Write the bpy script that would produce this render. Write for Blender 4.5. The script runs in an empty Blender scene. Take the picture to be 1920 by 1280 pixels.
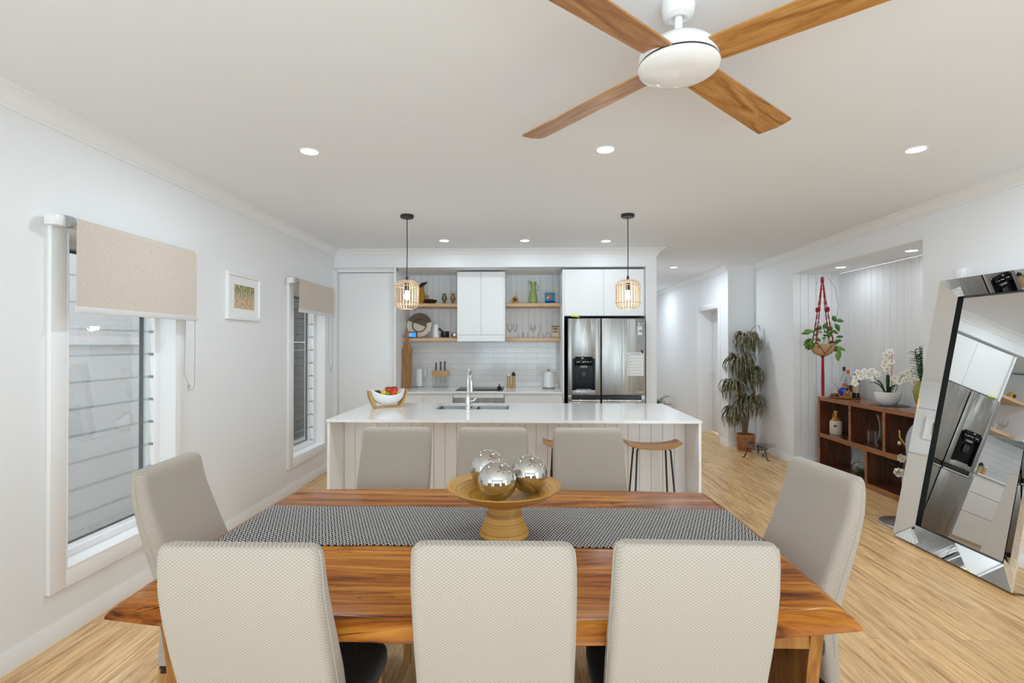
import bpy, bmesh, math, random
from mathutils import Vector, Matrix
random.seed(7)
PI = math.pi
S = bpy.context.scene
COL = S.collection

# ------------------------------------------------------------------ camera
cam_d = bpy.data.cameras.new('camera'); cam = bpy.data.objects.new('camera', cam_d); COL.objects.link(cam)
cam_d.sensor_width = 36.0; cam_d.lens = 18.0; cam_d.clip_start = 0.05; cam_d.clip_end = 100
cam.location = (0, 0, 1.46)
cam.rotation_euler = (math.radians(90.36), 0, math.atan(27 / 960))
S.camera = cam

# ------------------------------------------------------------------ world and daylight
W = bpy.data.worlds.new('world'); S.world = W; W.use_nodes = True
wn = W.node_tree.nodes; wl = W.node_tree.links
bg = wn['Background']; bg.inputs[0].default_value = (0.93, 0.96, 1.0, 1); bg.inputs[1].default_value = 4.0

def area(name, loc, rot, sx, sy, power, color=(1, 1, 1), parent=None, shape='RECTANGLE', spread=PI):
    d = bpy.data.lights.new(name, 'AREA'); d.shape = shape; d.size = sx; d.size_y = sy
    d.energy = power; d.color = color; d.spread = spread
    o = bpy.data.objects.new(name, d); COL.objects.link(o); o.location = loc; o.rotation_euler = rot
    o['kind'] = 'helper'
    if parent: o.parent = parent
    return o
# daylight falling through the wide glass doors at the rear of the room
DAY = (0.73, 0.865, 1.0)
area('daylight_rear', (0.55, -3.35, .75), (math.radians(136), 0, 0), 4.6, 2.4, 185, DAY, spread=math.radians(125))
area('daylight_right', (3.95, -1.35, .75), (math.radians(125), 0, math.radians(90)), 2.4, 2.2, 30, DAY)
area('daylight_left', (-3.0, -1.35, .75), (math.radians(125), 0, math.radians(-90)), 2.4, 2.2, 80, DAY)
DL_POWER = 10.0

S.view_settings.view_transform = 'Standard'; S.view_settings.look = 'None'
S.view_settings.gamma = 1; S.view_settings.use_curve_mapping = False
S.view_settings.exposure = 0.14
S.cycles.max_bounces = 14; S.cycles.diffuse_bounces = 8; S.cycles.glossy_bounces = 6; S.cycles.transparent_max_bounces = 24
S.cycles.sample_clamp_indirect = 6.0
S.cycles.use_denoising = True

# ------------------------------------------------------------------ materials
def mat(name, color=(.8, .8, .8), rough=.5, metal=0.0, **kw):
    m = bpy.data.materials.new(name); m.use_nodes = True
    b = m.node_tree.nodes['Principled BSDF']
    b.inputs['Base Color'].default_value = (*color, 1); b.inputs['Roughness'].default_value = rough
    b.inputs['Metallic'].default_value = metal
    for k, v in kw.items():
        k = k.replace('_', ' ')
        if k in b.inputs: b.inputs[k].default_value = v
    return m
def N(m, t, **kw):
    n = m.node_tree.nodes.new(t)
    for k, v in kw.items():
        if k.startswith('i_'): n.inputs[k[2:].replace('_', ' ')].default_value = v
        else: setattr(n, k, v)
    return n
def LK(m, a, b): m.node_tree.links.new(a, b)
def BS(m): return m.node_tree.nodes['Principled BSDF']
def ramp(m, stops):
    r = N(m, 'ShaderNodeValToRGB'); cr = r.color_ramp
    while len(cr.elements) > 1: cr.elements.remove(cr.elements[-1])
    cr.elements[0].position = stops[0][0]; cr.elements[0].color = (*stops[0][1], 1)
    for p, c in stops[1:]:
        e = cr.elements.new(p); e.color = (*c, 1)
    return r
def coords(m, scale=(1, 1, 1), rot=(0, 0, 0), kind='Object'):
    tc = N(m, 'ShaderNodeTexCoord'); mp = N(m, 'ShaderNodeMapping')
    mp.inputs['Scale'].default_value = scale; mp.inputs['Rotation'].default_value = rot
    LK(m, tc.outputs[kind], mp.inputs[0]); return mp.outputs[0]
def bump(m, h, strength=.3, dist=.002):
    b = N(m, 'ShaderNodeBump'); b.inputs['Strength'].default_value = strength; b.inputs['Distance'].default_value = dist
    LK(m, h, b.inputs['Height']); LK(m, b.outputs[0], BS(m).inputs['Normal'])
def mathn(m, op, a, b=None, c=None):
    n = N(m, 'ShaderNodeMath', operation=op)
    for i, v in enumerate((a, b, c)):
        if v is None: continue
        if isinstance(v, (int, float)): n.inputs[i].default_value = v
        else: LK(m, v, n.inputs[i])
    return n.outputs[0]

def wood(name, stops, scale=(1.2, 14, 14), rough=.35, coat=0, streak=9, det=6, dist=1.2):
    m = mat(name, rough=rough); v = coords(m, scale)
    n1 = N(m, 'ShaderNodeTexNoise', i_Scale=1.6, i_Detail=det, i_Roughness=.62, i_Distortion=dist); LK(m, v, n1.inputs['Vector'])
    r = ramp(m, stops); LK(m, n1.outputs[0], r.inputs[0])
    n2 = N(m, 'ShaderNodeTexNoise', i_Scale=float(streak), i_Detail=4.0); LK(m, v, n2.inputs['Vector'])
    r2 = ramp(m, [(.35, (.78, .78, .78)), (.6, (1, 1, 1))]); LK(m, n2.outputs[0], r2.inputs[0])
    mx = N(m, 'ShaderNodeMixRGB', blend_type='MULTIPLY'); mx.inputs[0].default_value = .7
    LK(m, r.outputs[0], mx.inputs[1]); LK(m, r2.outputs[0], mx.inputs[2]); LK(m, mx.outputs[0], BS(m).inputs['Base Color'])
    if coat: BS(m).inputs['Coat Weight'].default_value = coat; BS(m).inputs['Coat Roughness'].default_value = .12
    return m

M = {}
def wallpaint(name, c, rough=.55):
    m = mat(name, c, rough); v = coords(m)
    n = N(m, 'ShaderNodeTexNoise', i_Scale=180.0, i_Detail=2.0); LK(m, v, n.inputs['Vector']); bump(m, n.outputs[0], .04, .001)
    return m
M['wall'] = wallpaint('wall_paint', (.815, .825, .84))
M['ceil'] = wallpaint('ceiling_paint', (.82, .84, .865), .7)
M['trim'] = mat('gloss_trim_paint', (.84, .84, .845), .32)
M['cab'] = mat('white_cabinet_satin', (.87, .875, .885), .35)
M['stone'] = mat('white_stone', (.86, .86, .855), .12)
# tiles
m = M['tile'] = mat('white_subway_tile', (.84, .84, .845), .1)
v = coords(m, (1, 1, 1), (math.radians(90), 0, 0))
b = N(m, 'ShaderNodeTexBrick'); b.offset = .5
for k, val in dict(Scale=1.0).items(): b.inputs[k].default_value = val
b.inputs['Brick Width'].default_value = .29; b.inputs['Row Height'].default_value = .075; b.inputs['Mortar Size'].default_value = .0022; b.inputs['Mortar Smooth'].default_value = .4
b.inputs['Color1'].default_value = (.84, .84, .845, 1); b.inputs['Color2'].default_value = (.80, .80, .81, 1); b.inputs['Mortar'].default_value = (.66, .66, .67, 1)
LK(m, v, b.inputs['Vector']); LK(m, b.outputs['Color'], BS(m).inputs['Base Color'])
inv = mathn(m, 'SUBTRACT', 1.0, b.outputs['Fac']); bump(m, inv, .6, .003)
# floor
m = M['floor'] = mat('honey_timber_floor', rough=.3)
v = coords(m, (1, 1, 1), (0, 0, math.radians(90)))
b = N(m, 'ShaderNodeTexBrick'); b.offset = .37; b.inputs['Scale'].default_value = 1.0
b.inputs['Brick Width'].default_value = 1.9; b.inputs['Row Height'].default_value = .135; b.inputs['Mortar Size'].default_value = .0008; b.inputs['Mortar Smooth'].default_value = .2; b.inputs['Bias'].default_value = 0.0
b.inputs['Color1'].default_value = (0, 0, 0, 1); b.inputs['Color2'].default_value = (1, 1, 1, 1); b.inputs['Mortar'].default_value = (.5, .5, .5, 1)
LK(m, v, b.inputs['Vector'])
add = N(m, 'ShaderNodeVectorMath', operation='ADD'); v2 = coords(m, (11, .75, 1))
mul = N(m, 'ShaderNodeVectorMath', operation='SCALE'); mul.inputs['Scale'].default_value = 13.0
LK(m, b.outputs['Color'], mul.inputs[0]); LK(m, v2, add.inputs[0]); LK(m, mul.outputs[0], add.inputs[1])
n1 = N(m, 'ShaderNodeTexNoise', i_Scale=1.5, i_Detail=9.0, i_Roughness=.68, i_Distortion=1.6); LK(m, add.outputs[0], n1.inputs['Vector'])
r = ramp(m, [(.27, (.26, .12, .045)), (.38, (.54, .30, .12)), (.47, (.74, .47, .22)), (.6, (.87, .60, .31)), (.75, (.93, .69, .40))])
LK(m, n1.outputs[0], r.inputs[0])
r3 = ramp(m, [(0, (.88, .87, .85)), (1, (1.04, 1.03, 1.0))]); LK(m, b.outputs['Color'], r3.inputs[0])
mx = N(m, 'ShaderNodeMixRGB', blend_type='MULTIPLY'); mx.inputs[0].default_value = 1
LK(m, r.outputs[0], mx.inputs[1]); LK(m, r3.outputs[0], mx.inputs[2])
n4 = N(m, 'ShaderNodeTexNoise', i_Scale=7.0, i_Detail=5.0, i_Distortion=.6); LK(m, add.outputs[0], n4.inputs['Vector'])
r5 = ramp(m, [(.36, (.72, .66, .6)), (.5, (1, 1, 1))]); LK(m, n4.outputs[0], r5.inputs[0])
mx3 = N(m, 'ShaderNodeMixRGB', blend_type='MULTIPLY'); mx3.inputs[0].default_value = .75
LK(m, mx.outputs[0], mx3.inputs[1]); LK(m, r5.outputs[0], mx3.inputs[2])
mx2 = N(m, 'ShaderNodeMixRGB', blend_type='MIX'); mx2.inputs[2].default_value = (.25, .14, .07, 1)
LK(m, b.outputs['Fac'], mx2.inputs[0]); LK(m, mx3.outputs[0], mx2.inputs[1]); LK(m, mx2.outputs[0], BS(m).inputs['Base Color'])
bump(m, n1.outputs[0], .06, .001)
# dining table timber: boards running along x
m = M['table'] = mat('red_brown_teak', rough=.22); BS(m).inputs['Specular IOR Level'].default_value = .14
v = coords(m)
b = N(m, 'ShaderNodeTexBrick'); b.offset = .4; b.inputs['Scale'].default_value = 1.0
b.inputs['Brick Width'].default_value = 3.3; b.inputs['Row Height'].default_value = .105; b.inputs['Mortar Size'].default_value = .0004
b.inputs['Color1'].default_value = (0, 0, 0, 1); b.inputs['Color2'].default_value = (1, 1, 1, 1); b.inputs['Mortar'].default_value = (.5, .5, .5, 1)
LK(m, v, b.inputs['Vector'])
add = N(m, 'ShaderNodeVectorMath', operation='ADD'); v2 = coords(m, (1.3, 15, 15))
mul = N(m, 'ShaderNodeVectorMath', operation='SCALE'); mul.inputs['Scale'].default_value = 9.0
LK(m, b.outputs['Color'], mul.inputs[0]); LK(m, v2, add.inputs[0]); LK(m, mul.outputs[0], add.inputs[1])
n1 = N(m, 'ShaderNodeTexNoise', i_Scale=1.2, i_Detail=8.0, i_Roughness=.6, i_Distortion=1.4); LK(m, add.outputs[0], n1.inputs['Vector'])
r = ramp(m, [(.28, (.035, .01, .003)), (.36, (.15, .04, .006)), (.46, (.29, .09, .011)), (.57, (.42, .16, .022)), (.7, (.58, .28, .055))]); LK(m, n1.outputs[0], r.inputs[0])
r3 = ramp(m, [(0, (.72, .62, .56)), (1, (1.12, 1.08, 1.0))]); LK(m, b.outputs['Color'], r3.inputs[0])
mx = N(m, 'ShaderNodeMixRGB', blend_type='MULTIPLY'); mx.inputs[0].default_value = 1
LK(m, r.outputs[0], mx.inputs[1]); LK(m, r3.outputs[0], mx.inputs[2])
n5 = N(m, 'ShaderNodeTexNoise', i_Scale=.85, i_Detail=3.0, i_Distortion=2.2); LK(m, add.outputs[0], n5.inputs['Vector'])
r6 = ramp(m, [(.655, (0, 0, 0)), (.675, (1, 1, 1)), (.69, (0, 0, 0))]); LK(m, n5.outputs[0], r6.inputs[0])
mx4 = N(m, 'ShaderNodeMixRGB'); mx4.inputs[2].default_value = (.03, .012, .006, 1)
LK(m, r6.outputs[0], mx4.inputs[0]); LK(m, mx.outputs[0], mx4.inputs[1]); LK(m, mx4.outputs[0], BS(m).inputs['Base Color'])
M['table_edge'] = wood('table_edge_timber', [(.3, (.20, .07, .015)), (.55, (.38, .16, .04)), (.75, (.52, .26, .08))], (12, 12, 1.5), .3)
M['legwood'] = wood('light_timber_leg', [(.3, (.36, .17, .05)), (.6, (.55, .3, .1)), (.8, (.65, .38, .15))], (14, 14, 1.5), .4)
M['oakshelf'] = wood('oak_shelf', [(.3, (.52, .32, .17)), (.55, (.66, .44, .25)), (.8, (.74, .53, .33))], (1.4, 12, 14), .45)
M['blade'] = wood('fan_blade_timber', [(.3, (.22, .08, .018)), (.42, (.40, .17, .042)), (.58, (.54, .27, .085)), (.75, (.60, .33, .12))], (1.1, 11, 9), .3, streak=11, det=4, dist=2.6)
M['stool'] = wood('stool_timber', [(.3, (.32, .15, .045)), (.6, (.50, .27, .09)), (.8, (.6, .36, .14))], (1.5, 14, 14), .35)
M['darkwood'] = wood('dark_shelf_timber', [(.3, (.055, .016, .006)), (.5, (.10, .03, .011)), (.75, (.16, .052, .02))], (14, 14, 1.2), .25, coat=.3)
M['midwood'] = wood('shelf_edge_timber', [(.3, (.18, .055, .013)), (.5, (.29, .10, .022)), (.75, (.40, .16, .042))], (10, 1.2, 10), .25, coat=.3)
M['board'] = wood('chopping_board_timber', [(.3, (.14, .06, .02)), (.5, (.36, .16, .045)), (.75, (.54, .29, .10))], (14, 14, 1.0), .45)
M['potwood'] = wood('wooden_pot', [(.3, (.22, .07, .02)), (.55, (.42, .17, .05)), (.75, (.5, .23, .08))], (3, 3, 14), .4)
M['bamboo'] = None
m = M['bamboo'] = mat('spun_bamboo', rough=.38)
v = coords(m, (1.5, 1.5, 90)); n1 = N(m, 'ShaderNodeTexNoise', i_Scale=1.3, i_Detail=4.0, i_Distortion=.3); LK(m, v, n1.inputs['Vector'])
tc = N(m, 'ShaderNodeTexCoord'); sx = N(m, 'ShaderNodeSeparateXYZ'); LK(m, tc.outputs['Object'], sx.inputs[0])
rad = mathn(m, 'SQRT', mathn(m, 'ADD', mathn(m, 'MULTIPLY', sx.outputs[0], sx.outputs[0]), mathn(m, 'MULTIPLY', sx.outputs[1], sx.outputs[1])))
cb = N(m, 'ShaderNodeCombineXYZ'); LK(m, mathn(m, 'MULTIPLY', rad, 160.0), cb.inputs[0]); LK(m, mathn(m, 'MULTIPLY', sx.outputs[2], 160.0), cb.inputs[1])
n2 = N(m, 'ShaderNodeTexNoise', i_Scale=1.0, i_Detail=3.0); LK(m, cb.outputs[0], n2.inputs['Vector'])
sm = mathn(m, 'MULTIPLY_ADD', n2.outputs[0], .65, mathn(m, 'MULTIPLY', n1.outputs[0], .35))
r = ramp(m, [(.34, (.30, .12, .015)), (.5, (.56, .29, .04)), (.66, (.72, .43, .09))]); LK(m, sm, r.inputs[0]); LK(m, r.outputs[0], BS(m).inputs['Base Color']); bump(m, n2.outputs[0], .25, .001)

def fabric(name, c1, c2, pitch=.0085, rough=.9, strength=.5):
    m = mat(name, c1, rough); tc = N(m, 'ShaderNodeTexCoord'); s = N(m, 'ShaderNodeSeparateXYZ'); LK(m, tc.outputs['Object'], s.inputs[0])
    k = PI / pitch
    xy = mathn(m, 'ADD', s.outputs[0], mathn(m, 'MULTIPLY', s.outputs[1], .35))
    a = mathn(m, 'ABSOLUTE', mathn(m, 'SINE', mathn(m, 'MULTIPLY', mathn(m, 'MULTIPLY_ADD', s.outputs[2], 1.35, xy), k * .8)))
    b_ = mathn(m, 'ABSOLUTE', mathn(m, 'SINE', mathn(m, 'MULTIPLY', mathn(m, 'MULTIPLY_ADD', s.outputs[2], -1.35, xy), k * .8)))
    h = mathn(m, 'MULTIPLY', a, b_)
    r = ramp(m, [(0, c2), (.28, c1), (1, tuple(x * .9 for x in c1))]); LK(m, h, r.inputs[0]); LK(m, r.outputs[0], BS(m).inputs['Base Color'])
    inv = mathn(m, 'SUBTRACT', 1.0, h); bump(m, inv, strength, .0012)
    BS(m).inputs['Sheen Weight'].default_value = .15
    return m
M['cover'] = fabric('cream_knit_cover', (.385, .33, .275), (.50, .445, .385))
M['seam'] = mat('cover_seam', (.45, .40, .345), .9)
M['blackfab'] = fabric('dark_seat_fabric', (.028, .024, .02), (.05, .045, .04), .006)
# roller blind linen
m = M['linen'] = mat('beige_linen', rough=.85); v = coords(m, (1, 6, 90)); n1 = N(m, 'ShaderNodeTexNoise', i_Scale=7.0, i_Detail=5.0); LK(m, v, n1.inputs['Vector'])
r = ramp(m, [(.3, (.53, .455, .385)), (.7, (.68, .605, .525))]); LK(m, n1.outputs[0], r.inputs[0]); LK(m, r.outputs[0], BS(m).inputs['Base Color']); bump(m, n1.outputs[0], .2, .0006)
# runner: woven concentric diamonds
m = M['runner'] = mat('black_white_woven_runner', rough=.9); tc = N(m, 'ShaderNodeTexCoord'); s = N(m, 'ShaderNodeSeparateXYZ'); LK(m, tc.outputs['Object'], s.inputs[0])
def tri(m, o, p):
    f = mathn(m, 'FRACT', mathn(m, 'MULTIPLY', o, 1 / p)); return mathn(m, 'ABSOLUTE', mathn(m, 'SUBTRACT', f, .5))
d = mathn(m, 'ADD', tri(m, s.outputs[0], .0245), tri(m, s.outputs[1], .030))
w = mathn(m, 'SINE', mathn(m, 'MULTIPLY', d, 4 * PI))
nn = N(m, 'ShaderNodeTexNoise', i_Scale=260.0, i_Detail=1.0); LK(m, tc.outputs['Object'], nn.inputs['Vector'])
w2 = mathn(m, 'ADD', w, mathn(m, 'MULTIPLY', mathn(m, 'SUBTRACT', nn.outputs[0], .5), 1.6))
r = ramp(m, [(.63, (.010, .010, .014)), (.82, (.62, .60, .57))]); mr = mathn(m, 'MULTIPLY_ADD', w2, .5, .5); LK(m, mr, r.inputs[0]); LK(m, r.outputs[0], BS(m).inputs['Base Color']); bump(m, mr, .3, .001)

m = M['steel'] = mat('brushed_stainless', (.35, .345, .335), .3, 1.0, Anisotropic=.85, Anisotropic_Rotation=.25)
tn = N(m, 'ShaderNodeTangent', direction_type='RADIAL', axis='Z'); LK(m, tn.outputs[0], BS(m).inputs['Tangent']); v = coords(m, (7, 7, .5)); n1 = N(m, 'ShaderNodeTexNoise', i_Scale=2.0, i_Detail=3.0); LK(m, v, n1.inputs['Vector'])
r = ramp(m, [(.3, (.24, .24, .24)), (.7, (.34, .34, .34))]); LK(m, n1.outputs[0], r.inputs[0]); LK(m, r.outputs[0], BS(m).inputs['Roughness']); bump(m, n1.outputs[0], .35, .012)
M['sink'] = mat('sink_steel', (.42, .42, .42), .28, 1.0)
M['chrome'] = mat('chrome', (.86, .85, .84), .04, 1.0)
M['ball'] = mat('silver_ball', (.60, .59, .57), .05, 1.0)
M['mirror'] = mat('mirror_glass', (.90, .90, .885), .0, 1.0)
M['black'] = mat('black_plastic', (.012, .012, .013), .3)
M['gloss_black'] = mat('gloss_black', (.004, .004, .005), .2, Specular_IOR_Level=.12)
M['blackmetal'] = mat('black_metal', (.015, .015, .016), .4)
M['darkpanel'] = mat('dark_fridge_side', (.035, .033, .032), .5)
M['white_gloss'] = mat('white_gloss', (.86, .86, .86), .08)
M['white_plastic'] = mat('white_plastic', (.82, .82, .82), .35)
M['white'] = mat('plain_white', (.84, .84, .84), .5)
M['alu'] = mat('aluminium', (.7, .7, .71), .3, 1.0)
M['greyrail'] = mat('pale_grey_rail', (.66, .65, .64), .4)
M['gap_shade'] = mat('grey_shadow_line', (.35, .35, .35), .6)
M['fence'] = wallpaint('grey_render_fence', (.78, .77, .76), .8)
M['fence_light'] = wallpaint('pale_neighbour_wall', (.62, .62, .62), .8)
M['brick'] = mat('charcoal_cladding', (.032, .031, .030), .75)
M['ground'] = wallpaint('pale_gravel', (.45, .44, .42), .9)
def glass(name, tint=(1, 1, 1), refl=.08, tr=.96, rough=0.0):
    m = bpy.data.materials.new(name); m.use_nodes = True; nt = m.node_tree; nt.nodes.clear()
    o = nt.nodes.new('ShaderNodeOutputMaterial'); t = nt.nodes.new('ShaderNodeBsdfTransparent'); g = nt.nodes.new('ShaderNodeBsdfGlossy'); mx = nt.nodes.new('ShaderNodeMixShader'); f = nt.nodes.new('ShaderNodeFresnel')
    t.inputs[0].default_value = (*[c * tr for c in tint], 1); g.inputs['Roughness'].default_value = rough + .01; f.inputs['IOR'].default_value = 1.45
    mp = nt.nodes.new('ShaderNodeMath'); mp.operation = 'MULTIPLY_ADD'; mp.inputs[1].default_value = .1 + refl * 5; mp.inputs[2].default_value = 0; mp.use_clamp = True
    nt.links.new(f.outputs[0], mp.inputs[0]); nt.links.new(mp.outputs[0], mx.inputs[0]); nt.links.new(t.outputs[0], mx.inputs[1]); nt.links.new(g.outputs[0], mx.inputs[2]); nt.links.new(mx.outputs[0], o.inputs[0])
    return m
M['glass'] = glass('clear_glass', (.99, 1, 1), .08, .93)
M['crystal'] = glass('cut_crystal', (1, 1, 1), .09, .995)
M['pane'] = glass('window_glass', (.93, .97, .96), .05, .93)
M['louvre'] = glass('louvre_glass', (.94, .96, .96), .02, .95)
M['greenglass'] = glass('green_bottle_glass', (.12, .16, .08), .15)
M['ambercontent'] = mat('amber_liquor', (.30, .09, .012), .1)
M['screen'] = None
m = bpy.data.materials.new('insect_screen'); m.use_nodes = True; nt = m.node_tree; nt.nodes.clear()
o_ = nt.nodes.new('ShaderNodeOutputMaterial'); t = nt.nodes.new('ShaderNodeBsdfTransparent'); g = nt.nodes.new('ShaderNodeBsdfDiffuse'); mx = nt.nodes.new('ShaderNodeMixShader'); g.inputs[0].default_value = (.05, .05, .05, 1); mx.inputs[0].default_value = .22
nt.links.new(t.outputs[0], mx.inputs[1]); nt.links.new(g.outputs[0], mx.inputs[2]); nt.links.new(mx.outputs[0], o_.inputs[0]); M['screen'] = m
def emit(name, c, s):
    m = mat(name, c); BS(m).inputs['Emission Color'].default_value = (*c, 1); BS(m).inputs['Emission Strength'].default_value = s; return m
M['led'] = emit('led_diffuser', (1, 1, 1), 9)
M['bulb'] = emit('warm_bulb', (1, .88, .72), 22)
M['bluescreen'] = emit('blue_clock_screen', (.03, .25, .75), .9)
M['rattan'] = mat('pale_rattan', (.62, .46, .31), .6)
M['leaf'] = mat('green_leaf', (.06, .16, .02), .4)
M['leaf2'] = mat('light_green_leaf', (.14, .30, .04), .4)
M['leafdark'] = mat('dark_green_leaf', (.015, .055, .012), .35)
m = M['straps'] = mat('olive_red_strap_leaf', rough=.5); v = coords(m, (9, 9, 9)); n1 = N(m, 'ShaderNodeTexNoise', i_Scale=2.5, i_Detail=4.0); LK(m, v, n1.inputs['Vector'])
r = ramp(m, [(.35, (.05, .07, .03)), (.5, (.13, .14, .065)), (.6, (.26, .21, .14)), (.7, (.45, .2, .13))]); LK(m, n1.outputs[0], r.inputs[0]); LK(m, r.outputs[0], BS(m).inputs['Base Color'])
M['bark'] = mat('tan_stem', (.20, .11, .05), .8)
M['soil'] = mat('soil', (.05, .03, .02), .95)
M['petal'] = mat('white_petal', (.88, .87, .84), .5)
M['yellow'] = mat('yellow_centre', (.75, .5, .05), .5)
M['red'] = mat('red_macrame', (.30, .01, .015), .85)
M['terracotta'] = mat('tan_bowl', (.50, .32, .16), .6)
M['stoneware'] = mat('cream_stoneware', (.62, .54, .42), .4)
M['greyware'] = mat('grey_stoneware', (.38, .34, .28), .45)
M['caramel'] = mat('caramel_glaze', (.42, .2, .02), .12)
M['brownglaze'] = mat('dark_brown_glaze', (.035, .012, .008), .1)
M['onyx'] = mat('onyx', (.16, .14, .05), .2)
M['onyxbrown'] = mat('brown_onyx', (.3, .17, .07), .2)
M['limeglass'] = mat('lime_glass', (.42, .56, .18), .08, 0.0, Transmission_Weight=.35)
M['yellowgreen'] = mat('olive_glass_vase', (.28, .27, .03), .08)
M['teal'] = mat('teal_tile', (.02, .25, .38), .15)
M['orange'] = mat('orange', (.72, .11, .02), .4)
M['paper'] = mat('white_paper', (.85, .85, .85), .7)
M['ink'] = mat('dark_ink', (.03, .03, .03), .6)
M['kraft'] = mat('kraft_box', (.58, .43, .27), .7)
M['gold'] = mat('gold_wood', (.56, .34, .11), .3)
M['cobalt'] = mat('cobalt_bottle', (.005, .03, .30), .06)
M['greyvelvet'] = mat('silver_grey_vinyl', (.42, .46, .52), .3)
M['tomato'] = mat('red_orange_skin', (.62, .06, .015), .25)
M['lemon'] = mat('lemon_skin', (.75, .55, .03), .4)
M['lime'] = mat('lime_skin', (.16, .36, .02), .4)
M['avocado'] = mat('avocado_skin', (.025, .02, .018), .5)
M['grey'] = mat('mid_grey', (.3, .3, .3), .5)
M['creamplate'] = mat('cream_plate', (.68, .60, .48), .4)
M['brownplate'] = mat('brown_plate', (.13, .09, .06), .4)
M['plaque'] = mat('black_plaque', (.01, .008, .008), .3)
M['neonyellow'] = mat('yellow_plastic', (.75, .8, .02), .4)
# picture print
m = M['print'] = mat('landscape_print', rough=.6); v = coords(m, (30, 30, 24)); n1 = N(m, 'ShaderNodeTexNoise', i_Scale=1.6, i_Detail=7.0, i_Roughness=.7, i_Distortion=.8); LK(m, v, n1.inputs['Vector'])
r = ramp(m, [(.38, (.03, .035, .01)), (.43, (.16, .2, .03)), (.475, (.34, .4, .08)), (.52, (.6, .42, .2)), (.57, (.28, .32, .42)), (.63, (.7, .66, .5))]); LK(m, n1.outputs[0], r.inputs[0])
tc = N(m, 'ShaderNodeTexCoord'); s = N(m, 'ShaderNodeSeparateXYZ'); LK(m, tc.outputs['Object'], s.inputs[0])
rb = ramp(m, [(.38, (.30, .17, .08)), (.46, (.62, .42, .22)), (.52, (.75, .6, .42)), (.58, (.42, .34, .40)), (.65, (.6, .5, .25))]); LK(m, n1.outputs[0], rb.inputs[0])
f = mathn(m, 'MULTIPLY_ADD', s.outputs[2], 12.0, mathn(m, 'MULTIPLY_ADD', n1.outputs[0], 2.0, -.55)); cl = N(m, 'ShaderNodeClamp'); LK(m, f, cl.inputs[0])
mx = N(m, 'ShaderNodeMixRGB'); LK(m, cl.outputs[0], mx.inputs[0]); LK(m, rb.outputs[0], mx.inputs[1]); LK(m, r.outputs[0], mx.inputs[2])
tr_ = mathn(m, 'GREATER_THAN', mathn(m, 'SINE', mathn(m, 'MULTIPLY_ADD', s.outputs[1], 190.0, mathn(m, 'MULTIPLY', n1.outputs[0], 9.0))), .86)
mt = N(m, 'ShaderNodeMixRGB'); mt.inputs[2].default_value = (.10, .07, .04, 1); LK(m, mathn(m, 'MULTIPLY', tr_, cl.outputs[0]), mt.inputs[0]); LK(m, mx.outputs[0], mt.inputs[1]); LK(m, mt.outputs[0], BS(m).inputs['Base Color'])

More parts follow.
